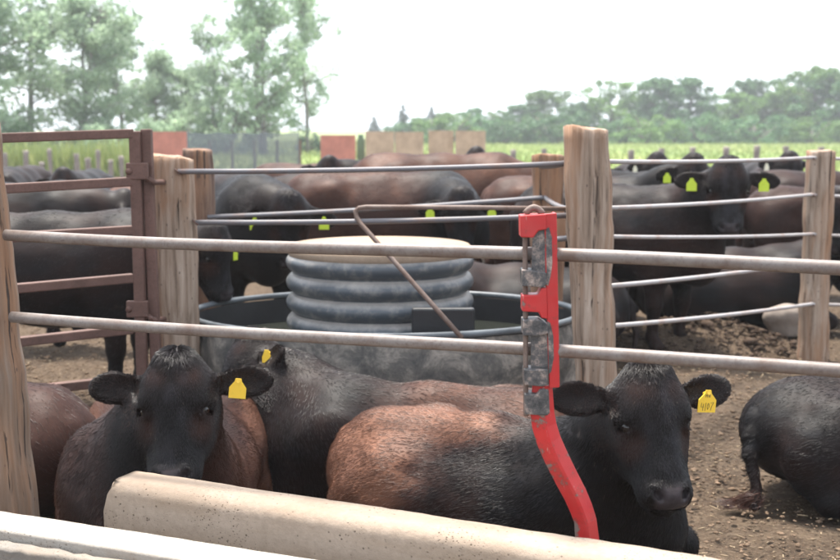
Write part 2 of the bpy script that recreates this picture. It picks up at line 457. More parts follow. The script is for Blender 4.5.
# ------------------------------------------------------------------ signed-distance body builder (one continuous surface)
class Body:
    def __init__(s): s.p = []
    def cone(s, a, b, ra, rb, k=0.06, op='+', f=1.0):
        s.p.append(('c', np.asarray(a, float), np.asarray(b, float), ra, rb, None, k, op))
    def ell(s, c, r, k=0.06, op='+', R=None):
        s.p.append(('e', np.asarray(c, float), np.asarray(r, float), 0, 0, R, k, op))
    def xf(s, scale, fn):
        """map every primitive through fn (points) after scaling"""
        return s
    def bounds(s):
        lo, hi = np.full(3, 9e9), np.full(3, -9e9)
        for t, a, b, ra, rb, R, k, op in s.p:
            if op == '-': continue
            l, h = s.pb(t, a, b, ra, rb, R)
            lo = np.minimum(lo, l); hi = np.maximum(hi, h)
        return lo, hi
    @staticmethod
    def pb(t, a, b, ra, rb, R):
        if t == 'c':
            return np.minimum(a - ra, b - rb), np.maximum(a + ra, b + rb)
        r = b if R is None else np.sqrt(((R * b[None, :]) ** 2).sum(1))
        return a - r, a + r
    def mesh(s, h, zmin=None):
        lo, hi = s.bounds(); lo = lo - 3 * h; hi = hi + 3 * h
        n = np.ceil((hi - lo) / h).astype(int) + 1
        ax = [lo[i] + h * np.arange(n[i]) for i in range(3)]
        D = np.full(tuple(n), 1.0, np.float32)
        for t, a, b, ra, rb, R, k, op in s.p:
            l, u = s.pb(t, a, b, ra, rb, R)
            m = k + 2.5 * h + 0.01
            i0 = np.clip(np.floor((l - m - lo) / h).astype(int), 0, n); i1 = np.clip(np.ceil((u + m - lo) / h).astype(int) + 1, 0, n)
            if (i1 <= i0).any(): continue
            X = ax[0][i0[0]:i1[0], None, None].astype(np.float32); Y = ax[1][None, i0[1]:i1[1], None].astype(np.float32); Z = ax[2][None, None, i0[2]:i1[2]].astype(np.float32)
            if t == 'e':
                px, py, pz = X - a[0], Y - a[1], Z - a[2]
                if R is not None:
                    px, py, pz = (R[0, 0] * px + R[1, 0] * py + R[2, 0] * pz, R[0, 1] * px + R[1, 1] * py + R[2, 1] * pz, R[0, 2] * px + R[1, 2] * py + R[2, 2] * pz)
                qx, qy, qz = px / b[0], py / b[1], pz / b[2]
                k0 = np.sqrt(qx * qx + qy * qy + qz * qz); k1 = np.sqrt((qx / b[0]) ** 2 + (qy / b[1]) ** 2 + (qz / b[2]) ** 2)
                d = k0 * (k0 - 1) / np.maximum(k1, 1e-6)
            else:
                ab = b - a; L2 = float(ab @ ab) + 1e-9
                px, py, pz = X - a[0], Y - a[1], Z - a[2]
                tt = np.clip((px * ab[0] + py * ab[1] + pz * ab[2]) / L2, 0, 1)
                d = np.sqrt((px - tt * ab[0]) ** 2 + (py - tt * ab[1]) ** 2 + (pz - tt * ab[2]) ** 2) - (ra + (rb - ra) * tt)
            S = D[i0[0]:i1[0], i0[1]:i1[1], i0[2]:i1[2]]
            if op == '+':
                hh = np.maximum(k - np.abs(S - d), 0) / k
                S[...] = np.minimum(S, d) - hh * hh * k * 0.25
            else:
                hh = np.maximum(k - np.abs(S + d), 0) / k
                S[...] = np.maximum(S, -d) + hh * hh * k * 0.25
        if zmin is not None:
            Zp = ax[2][None, None, :].astype(np.float32)
            D = np.maximum(D, (zmin - Zp))
        return surface_nets(D, lo, h)

def surface_nets(D, lo, h):
    s = D < 0
    a = s[:-1, :-1, :-1]
    cnt = np.zeros(a.shape, np.int8)
    for dx in (0, 1):
        for dy in (0, 1):
            for dz in (0, 1):
                cnt += s[dx:s.shape[0] - 1 + dx, dy:s.shape[1] - 1 + dy, dz:s.shape[2] - 1 + dz]
    act = (cnt > 0) & (cnt < 8)
    I = np.argwhere(act)
    idx = np.full(a.shape, -1, np.int32); idx[act] = np.arange(len(I))
    C = {}
    for c in range(8):
        o = np.array([c & 1, c >> 1 & 1, c >> 2 & 1]); C[c] = D[I[:, 0] + o[0], I[:, 1] + o[1], I[:, 2] + o[2]]
    P = np.zeros((len(I), 3)); N = np.zeros(len(I))
    for c in range(8):
        for bit in (1, 2, 4):
            if c & bit: continue
            e = c | bit
            m = (C[c] < 0) != (C[e] < 0)
            t = np.where(m, C[c] / np.where(m, C[c] - C[e], 1), 0)
            p = np.stack([np.full(len(I), float(c & 1)), np.full(len(I), float(c >> 1 & 1)), np.full(len(I), float(c >> 2 & 1))], 1)
            p[:, {1: 0, 2: 1, 4: 2}[bit]] += t
            P += p * m[:, None]; N += m
    V = lo + h * (I + P / np.maximum(N, 1)[:, None])
    Q = []
    for axis in range(3):
        b, c = [(1, 2), (2, 0), (0, 1)][axis]
        sl0 = [slice(None)] * 3; sl1 = [slice(None)] * 3
        sl0[axis] = slice(0, -1); sl1[axis] = slice(1, None)
        ch = s[tuple(sl0)] != s[tuple(sl1)]
        E = np.argwhere(ch)
        E = E[(E[:, b] > 0) & (E[:, c] > 0) & (E[:, b] < D.shape[b] - 1) & (E[:, c] < D.shape[c] - 1)]
        inside = s[E[:, 0], E[:, 1], E[:, 2]]
        def cell(db, dc):
            K = E.copy(); K[:, b] += db; K[:, c] += dc; return idx[K[:, 0], K[:, 1], K[:, 2]]
        q = np.stack([cell(-1, -1), cell(0, -1), cell(0, 0), cell(-1, 0)], 1)
        q[~inside] = q[~inside][:, ::-1]
        Q.append(q)
    Q = np.concatenate(Q); Q = Q[(Q >= 0).all(1)]
    return V, Q

BLACK = np.array([0.0050, 0.0035, 0.0034]); BROWN = np.array([0.038, 0.0155, 0.0105]); RUST = np.array([0.17, 0.080, 0.050]); SHEENB = np.array([0.010, 0.010, 0.012])  # the last one is the blue-grey sheen painted into the coat

def head_frame(yaw, pitch, roll):
    """columns: lateral x, face normal y, up-along-the-face z. yaw: heading of the face; pitch: how far the face tips up."""
    f = np.array([math.cos(yaw), math.sin(yaw), 0]); u = np.array([0, 0, 1.0])
    y = f * math.cos(pitch) + u * math.sin(pitch); z = u * math.cos(pitch) - f * math.sin(pitch); x = np.cross(y, z)
    c, s_ = math.cos(roll), math.sin(roll)
    return np.stack([x * c + z * s_, y, z * c - x * s_], 1)

def add_head(B, H, P, s, ear_drop=0.18, ears=True, eardir=(0.0, 0.0), jaw_ext=0.0):
    """H: 3x3 frame, P: poll position, s: size"""
    def T(v): return P + H @ (np.asarray(v, float) * s)
    def ell(c, r, k, op='+', R=None):
        B.ell(T(c), np.asarray(r) * s, k * s, op, H if R is None else H @ R)
    def cone(a, b, ra, rb, k, op='+'): B.cone(T(a), T(b), ra * s, rb * s, k * s, op)
    ell((0, -0.095, -0.095), (0.118, 0.10, 0.105), 0.05)
    ell((0, -0.060, -0.012), (0.062, 0.055, 0.050), 0.075)               # poll
    ell((0, -0.068, -0.140), (0.118, 0.074, 0.105), 0.05)                # forehead
    cone((0, -0.080, -0.17), (0, -0.074, -0.40), 0.074, 0.056, 0.045)    # nose bridge
    for e in (-1, 1):
        cone((e * 0.085, -0.056, -0.160), (e * 0.112, -0.098, -0.160), 0.034, 0.032, 0.045)   # brow
        ell((e * 0.076, -0.165, -0.235), (0.046, 0.085, 0.115), 0.06)    # cheek
        cone((e * 0.062, -0.21, -0.16), (e * 0.026, -0.145, -0.42), 0.055, 0.036, 0.06)   # jaw
        ell((e * 0.052, -0.085, -0.430), (0.046, 0.058, 0.056), 0.04)   # muzzle sides
        cone((e * 0.090, -0.112, -0.23), (e * 0.062, -0.100, -0.37), 0.030, 0.028, 0.055)
        cone((e * 0.036, -0.052, -0.22), (e * 0.030, -0.045, -0.36), 0.022, 0.020, 0.04)
        ell((e * 0.044, -0.045, -0.430), (0.026, 0.030, 0.026), 0.02)    # nostril wing
    ell((0, -0.060, -0.450), (0.066, 0.048, 0.044), 0.03)                # nose pad
    ell((0, -0.130, -0.466), (0.058, 0.044, 0.046), 0.014)               # lower lip
    for e in (-1, 1):
        # eye socket, lids
        ell((e * 0.121, -0.074, -0.196), (0.021, 0.030, 0.016), 0.010, '-')
        cone((e * 0.106, -0.034, -0.182), (e * 0.124, -0.098, -0.174), 0.0135, 0.0125, 0.012)
        cone((e * 0.099, -0.040, -0.217), (e * 0.113, -0.105, -0.222), 0.0115, 0.0115, 0.012)
        # nostrils: slanted commas
        a = e * 0.55; Rn = np.array([[math.cos(a), 0, math.sin(a)], [0, 1, 0], [-math.sin(a), 0, math.cos(a)]])
        ell((e * 0.048, -0.018, -0.446), (0.0125, 0.036, 0.021), 0.008, '-', Rn)
        ell((e * 0.058, -0.020, -0.434), (0.009, 0.022, 0.009), 0.008, '-')
        # mouth line
        cone((e * 0.076, -0.115, -0.435), (e * 0.02, -0.092, -0.500), 0.007, 0.007, 0.010, '-')
        cone((e * 0.082, -0.135, -0.385), (e * 0.074, -0.115, -0.437), 0.004, 0.006, 0.012, '-')
    out = {}
    for e in (-1, 1):
        base = np.array([e * 0.108, -0.120, -0.088])
        d = norm([e * math.cos(ear_drop), -0.10 + eardir[0 if e < 0 else 1], -math.sin(ear_drop)])
        up = norm(np.array([0, 0.15, 1.0]) - d * np.dot([0, 0.15, 1.0], d)); fw = np.cross(d, up) * e
        if fw[1] < 0: fw = -fw
        Re = np.stack([d, up, fw], 1)
        if np.linalg.det(Re) < 0: Re[:, 1] *= -1
        cone(base - d * 0.02, base + d * 0.07, 0.034, 0.030, 0.03)
        ctr = base + d * 0.138
        ell(ctr - up * 0.006, (0.100, 0.061, 0.017), 0.022, '+', Re)
        ell(ctr + d * 0.032 - up * 0.002, (0.072, 0.048, 0.015), 0.02, '+', Re)
        ell(ctr + fw * 0.020 - d * 0.008 - up * 0.004, (0.082, 0.044, 0.014), 0.012, '-', Re)
        out[e] = (T(ctr), T(base + d * 0.02), H @ d, H @ up, H @ fw)
    return out

def make_cow(name, label, pos, heading, pose, poll, face_yaw, face_pitch, size=1.0, head=None, roll=0.0, ear_drop=0.18, h=0.022,
             tags={}, brown=None, hair=0, body_roll=0.0, tail=None, group='cattle in the feedlot pen', lumpy=0.0, seed=1, eardir=(0, 0), low=1.0, tuft=None):
    """pos: ground point, heading: radians, poll: world point of the top of the head, face_yaw: world heading the face points to"""
    root = thing(name, label, 'cow', (pos[0], pos[1], 0), heading, group)
    ch, sh = math.cos(heading), math.sin(heading)
    Rw = np.array([[ch, -sh, 0], [sh, ch, 0], [0, 0, 1.0]])
    pl = Rw.T @ (np.asarray(poll, float) - np.array([pos[0], pos[1], 0]))
    H = head_frame(face_yaw - heading, face_pitch, -roll)
    B = Body(); S = size; hs = head or size
    br = body_roll; RX = np.array([[1, 0, 0], [0, math.cos(br), -math.sin(br)], [0, math.sin(br), math.cos(br)]])
    piv = np.array([0, 0, 0.3])
    def tp(v):
        v = np.asarray(v, float)
        v = (RX @ (v - piv) + piv) if br else v
        return v * S * np.array([1, 1, low])
    def E(c, r, k=0.10): B.ell(tp(c), np.asarray(r) * S * np.array([1, 1, low]), k * S, '+', RX if br else None)
    def Cn(a, b, ra, rb, k=0.08): B.cone(tp(a), tp(b), ra * S, rb * S, k * S)
    if pose == 'stand':
        E((0.42, 0, 0.90), (0.36, 0.275, 0.37)); E((0.0, 0, 0.87), (0.62, 0.335, 0.37)); E((-0.48, 0, 0.96), (0.36, 0.285, 0.31))
        Cn((0.50, 0, 1.13), (0.0, 0, 1.105), 0.135, 0.15, 0.12); Cn((0.0, 0, 1.105), (-0.62, 0, 1.14), 0.15, 0.13, 0.12)
        E((-0.70, 0, 1.0), (0.15, 0.23, 0.22)); E((0.70, 0, 0.75), (0.17, 0.16, 0.22))
        for e in (-1, 1):
            E((0.46, e * 0.20, 0.86), (0.19, 0.11, 0.32)); E((-0.58, e * 0.185, 0.80), (0.23, 0.135, 0.34)); E((-0.42, e * 0.20, 1.12), (0.09, 0.06, 0.06), 0.14)
            fx = 0.46 + 0.05 * e
            Cn((fx, e * 0.165, 0.70), (fx + .01, e * 0.165, 0.38), 0.10, 0.062); Cn((fx + .01, e * 0.165, 0.39), (fx, e * 0.165, 0.13), 0.056, 0.042, 0.04)
            Cn((fx, e * 0.165, 0.13), (fx + 0.045, e * 0.165, 0.05), 0.048, 0.056, 0.03)
            bx_ = -0.62 - 0.07 * e
            Cn((bx_ + 0.04, e * 0.18, 0.66), (bx_ - 0.10, e * 0.17, 0.45), 0.13, 0.062); Cn((bx_ - 0.10, e * 0.17, 0.46), (bx_ - 0.05, e * 0.17, 0.14), 0.060, 0.044, 0.05)
            Cn((bx_ - 0.05, e * 0.17, 0.14), (bx_, e * 0.17, 0.05), 0.048, 0.056, 0.03)
        wa, wb, bris = np.array([0.55, 0, 1.0]), 0.235, np.array([0.70, 0, 0.78])
        tl = tail or [(-0.82, 0, 1.14), (-0.90, 0, 1.0), (-0.91, 0.01, 0.75), (-0.90, 0.02, 0.50)]
    else:
        E((0.02, 0, 0.36), (0.66, 0.42, 0.345)); E((0.44, 0, 0.39), (0.34, 0.33, 0.35)); E((-0.48, 0, 0.38), (0.36, 0.36, 0.31))
        Cn((0.48, 0, 0.62), (0.0, 0, 0.60), 0.125, 0.13, 0.12); Cn((0.0, 0, 0.60), (-0.60, 0, 0.58), 0.13, 0.115, 0.12)
        E((-0.70, 0, 0.40), (0.17, 0.24, 0.22)); E((0.70, 0, 0.26), (0.20, 0.19, 0.22))
        for e in (-1, 1):
            E((0.48, e * 0.245, 0.40), (0.21, 0.10, 0.29)); E((-0.42, e * 0.33, 0.30), (0.31, 0.13, 0.26)); E((-0.40, e * 0.24, 0.575), (0.10, 0.07, 0.06), 0.14)
            Cn((-0.20, e * 0.36, 0.16), (-0.50, e * 0.40, 0.09), 0.10, 0.07); Cn((-0.50, e * 0.40, 0.08), (-0.16, e * 0.45, 0.055), 0.06, 0.05, 0.05)
            Cn((0.55, e * 0.24, 0.24), (0.84, e * 0.20, 0.11), 0.10, 0.072); Cn((0.84, e * 0.20, 0.10), (0.52, e * 0.25, 0.055), 0.062, 0.048, 0.04)
        wa, wb, bris = np.array([0.52, 0, 0.50]), 0.24, np.array([0.72, 0, 0.36])
        tl = tail or [(-0.80, 0, 0.55), (-0.90, 0.0, 0.42), (-0.93, 0.06, 0.20), (-0.88, 0.16, 0.05)]
    wa = tp(wa); bris = tp(bris); wb *= S
    hb = pl + H @ (np.array([0, -0.13, -0.10]) * hs)
    hl = pl + H @ (np.array([0, -0.20, -0.17]) * hs)
    mid = (wa + hb) / 2 + np.array([0, 0, 0.02])
    B.cone(wa, mid, wb, 0.165 * S, 0.16); B.cone(mid, hb, 0.165 * S, 0.115 * hs, 0.12)
    B.cone(bris, hl, 0.14 * S, 0.055 * hs, 0.16); B.cone((wa + bris) / 2, (hb + hl) / 2, 0.20 * S, 0.09 * hs, 0.12)
    tl = [tp(p) for p in tl]
    for i in range(len(tl) - 1):
        q0, q1 = i / (len(tl) - 1), (i + 1) / (len(tl) - 1); B.cone(tl[i], tl[i + 1], (0.038 - 0.018 * q0) * S, (0.038 - 0.018 * q1) * S, 0.035)
    B.cone(tl[-1], tl[-1] + norm(tl[-1] - tl[-2]) * 0.10, 0.03 * S, 0.035 * S, 0.03)
    ears = add_head(B, H, pl, hs, ear_drop, eardir=eardir)
    V, Q = B.mesh(h, zmin=0.004)
    # gentle muscle and hide unevenness
    me = mesh_np(V, Q, smooth=True)
    nrm = np.empty(len(V) * 3, np.float32); me.vertices.foreach_get('normal', nrm); nrm = nrm.reshape(-1, 3)
    hloc = (V - pl) @ H / hs
    inhead = (sstep(0.38, 0.32, np.abs(hloc[:, 0])) * sstep(-0.56, -0.5, hloc[:, 2]) * sstep(-0.26, -0.18, hloc[:, 1]) * sstep(0.16, 0.06, hloc[:, 2]))
    V2 = V + nrm * ((fbm(V, 6, seed) - 0.5) * 0.016 * (1 - inhead))[:, None]
    V2[:, 2] = np.maximum(V2[:, 2], 0.004)
    me.vertices.foreach_set('co', V2.astype(np.float32).ravel()); me.update()
    # coat colour (sun-bleached rust and brown on black), bare wet nose
    t = np.full(len(V), 0.16) if brown is None else brown(V / S)
    nz = fbm(V, 5, seed + 3); nz2 = fbm(V * np.array([1, 3, 3]), 9, seed + 9)
    t = np.clip(t + (nz - 0.5) * 0.9 * (t > 0.02), 0, 2)
    colr = BLACK + (SHEENB - BLACK) * (sstep(0.45, 0.75, nz2) * 0.5)[:, None]  # blue-grey streaks: sheen on the black hair put into its colour
    colr = colr + (BROWN - colr) * np.clip(t, 0, 1)[:, None] + (RUST - BROWN) * np.clip(t - 1, 0, 1)[:, None]
    # head: black face with brown round the eyes and cheeks, rusty rim on the ears
    hx, hy, hz = hloc.T
    eyeb = 0.10 * sstep(-0.30, -0.05, hz) + sstep(0.09, 0.03, np.sqrt((np.abs(hx) - 0.085) ** 2 + (hy + 0.085) ** 2 + (hz + 0.255) ** 2)) * 0.55 + sstep(0.07, 0.02, np.sqrt((np.abs(hx) - 0.06) ** 2 + (hy + 0.01) ** 2 + (hz + 0.08) ** 2)) * 0.3
    sheen_mott = sstep(0.40, 0.70, fbm(hloc * np.array([1, 1, 0.5]), 26, seed + 40)) * sstep(0.09, 0.04, np.abs(hx))  # patches down the middle of the face, painted sheen
    hc = BLACK * 1.1 + (SHEENB * 1.1) * sheen_mott[:, None]
    hc = hc + (BROWN * 0.9 - BLACK) * np.clip(eyeb * (0.6 + nz2), 0, 1)[:, None]
    onhead = sstep(-0.24, -0.16, hy) * sstep(0.16, 0.06, hz) * (np.abs(hx) < 0.4) * (hz > -0.56)
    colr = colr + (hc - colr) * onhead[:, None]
    skin = sstep(0.070, 0.055, np.abs(hx)) * sstep(-0.415, -0.432, hz) * sstep(-0.505, -0.49, hz) * sstep(-0.07, -0.05, hy)
    colr = colr + (np.array([0.042, 0.034, 0.036]) - colr) * (skin * (0.55 + 0.6 * nz2))[:, None]
    for nm, arr in (('coat', None), ('skin', skin)):
        if nm == 'coat':
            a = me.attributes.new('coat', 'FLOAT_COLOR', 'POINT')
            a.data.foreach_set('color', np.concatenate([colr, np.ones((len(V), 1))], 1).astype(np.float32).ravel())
        else:
            a = me.attributes.new('skin', 'FLOAT', 'POINT'); a.data.foreach_set('value', arr.astype(np.float32))
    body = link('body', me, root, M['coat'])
    # eyes
    for e in (-1, 1):
        c = pl + H @ (np.array([e * 0.1050, -0.066, -0.198]) * hs)
        v, f = lathe([(0.0005, -1), (0.38, -0.92), (0.7, -0.71), (0.92, -0.38), (1, 0), (0.92, 0.38), (0.7, 0.71), (0.38, 0.92), (0.0005, 1)], 14)
        v = np.array(v) * 0.0245 * hs + c
        link('eye', mesh_from(v, f, True), root, M['eye'])
    # ear tags hang from the ears
    for e, spec in tags.items():
        ctr, eb, d, up, fw = ears[-e]        # +1: the ear at the viewer's right when the face looks at the viewer
        tag_part(root, ctr + d * spec.get('out', 0.0) * hs, fw, spec, hs)
    if hair:
        add_hair(root, me, V2, Q, nrm, colr, skin, hloc, inhead, H, pl, hs, hair, pose, seed, ears, S)
    if tuft is not None:
        p0 = tl[-1] ; rr = np.random.default_rng(5)
        n = 420; K = 6
        tt = np.linspace(0, 1, K)
        dirn = norm(np.asarray(tuft[0]))
        st = p0 + rr.normal(0, 0.018, (n, 3)); st[:, 2] = np.abs(st[:, 2])
        dv = dirn * rr.uniform(0.04, 0.15, (n, 1)) + rr.normal(0, 0.028, (n, 3)); dv[:, 2] = np.clip(dv[:, 2], -0.02, 0.02)
        pts = st[:, None, :] + dv[:, None, :] * tt[None, :, None]
        pts[:, :, 2] = np.maximum(pts[:, :, 2] - 0.10 * tt[None, :] ** 1.5, 0.006 + 0.01 * rr.random((n, 1)))
        cc = np.array(tuft[1]) * rr.uniform(0.6, 1.3, (n, 1))
        hair_obj('tail_switch', root, pts, cc, 0.0012, 0.0004)
    return root

def hair_obj(name, root, pts, cols, r0, r1):
    n, K, _ = pts.shape
    cu = bpy.data.hair_curves.new(name)
    cu.add_curves([K] * n)
    cu.attributes['position'].data.foreach_set('vector', pts.astype(np.float32).ravel())
    ra = cu.attributes.get('radius') or cu.attributes.new('radius', 'FLOAT', 'POINT')
    ra.data.foreach_set('value', np.tile(np.linspace(r0, r1, K), n).astype(np.float32))
    ca = cu.attributes.new('coat', 'FLOAT_COLOR', 'CURVE')
    ca.data.foreach_set('color', np.concatenate([cols, np.ones((n, 1))], 1).astype(np.float32).ravel())
    cu.materials.append(M['hair'])
    o = bpy.data.objects.new(name, cu); COL.objects.link(o); o.parent = root
    return o

def add_hair(root, me, V, Q, nrm, colr, skin, hloc, inhead, H, pl, hs, count, pose, seed, ears, S):
    rr = np.random.default_rng(seed + 50)
    A = V[Q[:, 0]]; Bq = V[Q[:, 1]]; Cq = V[Q[:, 2]]
    area = np.linalg.norm(np.cross(Bq - A, Cq - A), axis=1)
    hq = inhead[Q[:, 0]]; sk = skin[Q[:, 0]]
    earish = (np.abs(hloc[Q[:, 0], 0]) > 0.13) & (np.abs(hloc[Q[:, 0], 0]) < 0.40) & (hloc[Q[:, 0], 1] > -0.24) & (hloc[Q[:, 0], 2] > -0.26) & (hloc[Q[:, 0], 2] < 0.05)
    w = area * (1 + 5 * hq + 3.5 * earish) * (sk < 0.15) * (V[Q[:, 0], 2] > 0.04)
    fi = rr.choice(len(Q), count, p=w / w.sum())
    uv = rr.random((count, 2)); uu = uv[:, :1]; vv = uv[:, 1:]
    q = Q[fi]
    P = (V[q[:, 0]] * (1 - uu) + V[q[:, 1]] * uu) * (1 - vv) + (V[q[:, 3]] * (1 - uu) + V[q[:, 2]] * uu) * vv
    N = nrm[q[:, 0]]; hl = hloc[q[:, 0]]; ih = inhead[q[:, 0]][:, None]; er = earish[fi]
    flow = np.tile(np.array([-1.0, 0, -0.55]), (count, 1))
    sw = fbm(P, 4, seed + 20); flow[:, 2] += (sw - 0.5) * 1.6; flow[:, 1] += (fbm(P, 4, seed + 23) - 0.5) * 1.2
    fr = sstep(0.30, 0.60, P[:, 0] / S)[:, None]
    flow = flow * (1 - fr) + fr * (np.array([-0.35, 0, -1.0]) + (flow - np.array([-1.0, 0, -0.55])))
    lat = np.stack([np.sign(hl[:, 0]) * np.clip(np.abs(hl[:, 0]) * 6, 0, 1), 0 * ih[:, 0], -1 * np.ones(count)], 1)
    fh = lat @ H.T
    flow = flow * (1 - ih) + fh * ih
    for e in (-1, 1):
        m = er & (np.sign(hl[:, 0]) == e); ctr, eb, d, up, fw = ears[e]
        rad = P[m] - ctr; flow[m] = d * 0.8 + rad / (np.linalg.norm(rad, axis=1, keepdims=True) + 1e-6)
    flow -= N * (flow * N).sum(1, keepdims=True)
    flow /= np.linalg.norm(flow, axis=1, keepdims=True) + 1e-6
    L = rr.uniform(0.012, 0.030, count) * (1 - 0.50 * ih[:, 0])
    poll = sstep(0.11, 0.03, np.linalg.norm(hl - np.array([0, -0.03, 0.0]), axis=1)); L = L * (1 + 1.6 * poll)
    L = np.where(er, rr.uniform(0.006, 0.013, count), L)
    lift = np.where(er, 0.22, 0.13) + 0.15 * poll + rr.uniform(-0.06, 0.10, count)
    D0 = flow + N * lift[:, None] + rr.normal(0, 0.09, (count, 3)); D0 /= np.linalg.norm(D0, axis=1, keepdims=True)
    K = 4; tt = np.linspace(0, 1, K)
    pts = P[:, None, :] - N[:, None, :] * 0.001 + D0[:, None, :] * (L[:, None] * tt[None])[:, :, None] - N[:, None, :] * (L[:, None] * 0.22 * lift[:, None] * tt[None] ** 2)[:, :, None]
    cl = fbm(P * np.array([1, 2.5, 2.5]), 16, seed + 31)
    c = colr[q[:, 0]] * (0.65 + 0.7 * cl[:, None]) * rr.uniform(0.7, 1.35, (count, 1))
    edge = er & (rr.random(count) < 0.15); c[edge] = c[edge] * 0.4 + BROWN * 1.0
    dust = rr.random(count) < np.where(fbm(P, 9, seed + 61) > 0.68, 0.02, 0.001); c[dust] = np.array([0.12, 0.09, 0.07])
    hair_obj('coat_hair', root, pts, c, 0.0009, 0.0003)

def tag_part(root, at, fw, spec, hs):
    """a flat plastic tag: neck, shoulders and panel; number inked on it"""
    w, hgt = spec.get('w', 0.074), spec.get('h', 0.046)
    pts = [(-0.011, 0.026), (0.011, 0.026), (0.014, 0.014), (w / 2, -0.010), (w / 2, -0.010 - hgt), (-w / 2, -0.010 - hgt), (-w / 2, -0.010), (-0.014, 0.014)]
    n = len(pts)
    y = norm([fw[0], fw[1], 0.0]) if spec.get('face') is None else norm(spec['face'])
    u = np.array([0, 0, 1.0]); x = np.cross(u, y); a = spec.get('tilt', 0.0)
    x, u = x * math.cos(a) + u * math.sin(a), u * math.cos(a) - x * math.sin(a)
    base = np.asarray(at) + fw * 0.026 + y * 0.008 + np.array([0, 0, spec.get('dz', -0.022)])
    V = [base + x * p[0] * hs + u * p[1] * hs + y * t for t in (0.0, 0.0035) for p in pts]
    F = [tuple(range(n))[::-1], tuple(range(n, 2 * n))] + [(i, (i + 1) % n, n + (i + 1) % n, n + i) for i in range(n)]
    o = link('ear_tag', mesh_from(V, F), root, M[spec['mat']])
    v, f = tube([base - fw * 0.045 + u * 0.016 * hs, base + y * 0.006 + u * 0.016 * hs], 0.007 * hs, 10)
    link('button', mesh_from(v, f), o, M[spec['mat']])
    if spec.get('strokes'):
        parts = []
        for pl in spec['strokes']:
            Pp = [base + x * p[0] * hs + u * p[1] * hs + y * 0.0045 for p in pl]
            parts.append(tube(Pp, spec.get('pen', 0.0011), 6))
        link('tag_number', mesh_from(*join(*parts)), o, M['ink'])

# ------------------------------------------------------------------ ground and field
mc_ = at_z(705, 352, 0.0)
def build_ground():
    xs = np.concatenate([[-2500, -600, -150, -50, -20, -11], np.arange(-7, 7.01, 0.07), [11, 20, 50, 150, 600, 2500]])
    ys = np.concatenate([[-600, -100, -20, -3], np.arange(0, 16.01, 0.08), np.arange(17, 60, 2.0), [80, 140, 300, 800, 3500]])
    X, Y = np.meshgrid(xs, ys, indexing='ij')
    p = np.stack([X.ravel(), Y.ravel(), 0 * X.ravel()], 1)
    near = sstep(16, 10, p[:, 1]) * sstep(7.0, 5.5, np.abs(p[:, 0])) * sstep(2.0, 3.2, p[:, 1])
    mound = np.exp(-(((p[:, 0] - mc_[0]) / 0.62) ** 2 + ((p[:, 1] - mc_[1] - 0.35) / 0.42) ** 2)) * (0.10 + 0.22 * fbm(p, 4, 31))
    z = -0.012 + near * ((fbm(p, 1.2, 3) - 0.62) * 0.035 + (fbm(p, 5, 5) - 0.62) * 0.09)
    p[:, 2] = np.minimum(z, 0.006) + mound
    nx, ny = len(xs), len(ys)
    i = np.arange(nx - 1)[:, None] * ny + np.arange(ny - 1)[None]
    q = np.stack([i, i + ny, i + ny + 1, i + 1], -1).reshape(-1, 4)
    link('ground', mesh_np(p, q, True), None, M['ground'], kind='structure')
build_ground()
v = [(-900, 47, 0.004), (900, 47, 0.004), (900, 1400, 0.004), (-900, 1400, 0.004)]
link('grass_field', mesh_from(v, [(0, 1, 2, 3)]), None, M['grass'], kind='structure')

def blades(name, label, cat, n, xr, yr, hmin, hmax, mat, wid=0.02, seed=0):
    rr = np.random.default_rng(seed)
    y = rr.uniform(0, 1, n) ** 1.3 * (yr[1] - yr[0]) + yr[0]; x = rr.uniform(-1, 1, n) * (xr[1] - xr[0]) / 2 + (xr[0] + xr[1]) / 2
    clump = fbm(np.stack([x, y, 0 * x], 1), 0.25, seed); hh = rr.uniform(hmin, hmax, n) * (0.45 + 1.1 * clump)
    a = rr.uniform(0, math.pi, n); w = wid * rr.uniform(0.6, 1.5, n); b = rr.normal(0, 0.25, (n, 2)) * hh[:, None]
    base = np.stack([x, y, np.zeros(n)], 1); dx = np.stack([np.cos(a) * w, np.sin(a) * w, 0 * a], 1)
    tip = base + np.stack([b[:, 0], b[:, 1], hh], 1)
    V = np.stack([base - dx, base + dx, tip], 1).reshape(-1, 3); Q = np.arange(3 * n).reshape(-1, 3)
    me = mesh_np(V, Q)
    at = me.attributes.new('tone', 'FLOAT', 'POINT'); at.data.foreach_set('value', np.repeat(np.clip(clump + rr.normal(0, 0.25, n), 0, 1), 3).astype(np.float32))
    return link(name, me, None, M[mat], label=label, cat=cat, kind='stuff')
blades('tall_grass', 'tall yellow green grass of the field beyond the far posts', 'grass', 60000, (-75, 75), (48, 175), 0.12, 0.42, 'blade', 0.05, 3)
blades('weed_bank', 'pale yellow weeds on a low bank behind the gate', 'weeds', 5000, (-20, -9.5), (43, 47), 0.5, 1.5, 'blade', 0.05, 8)

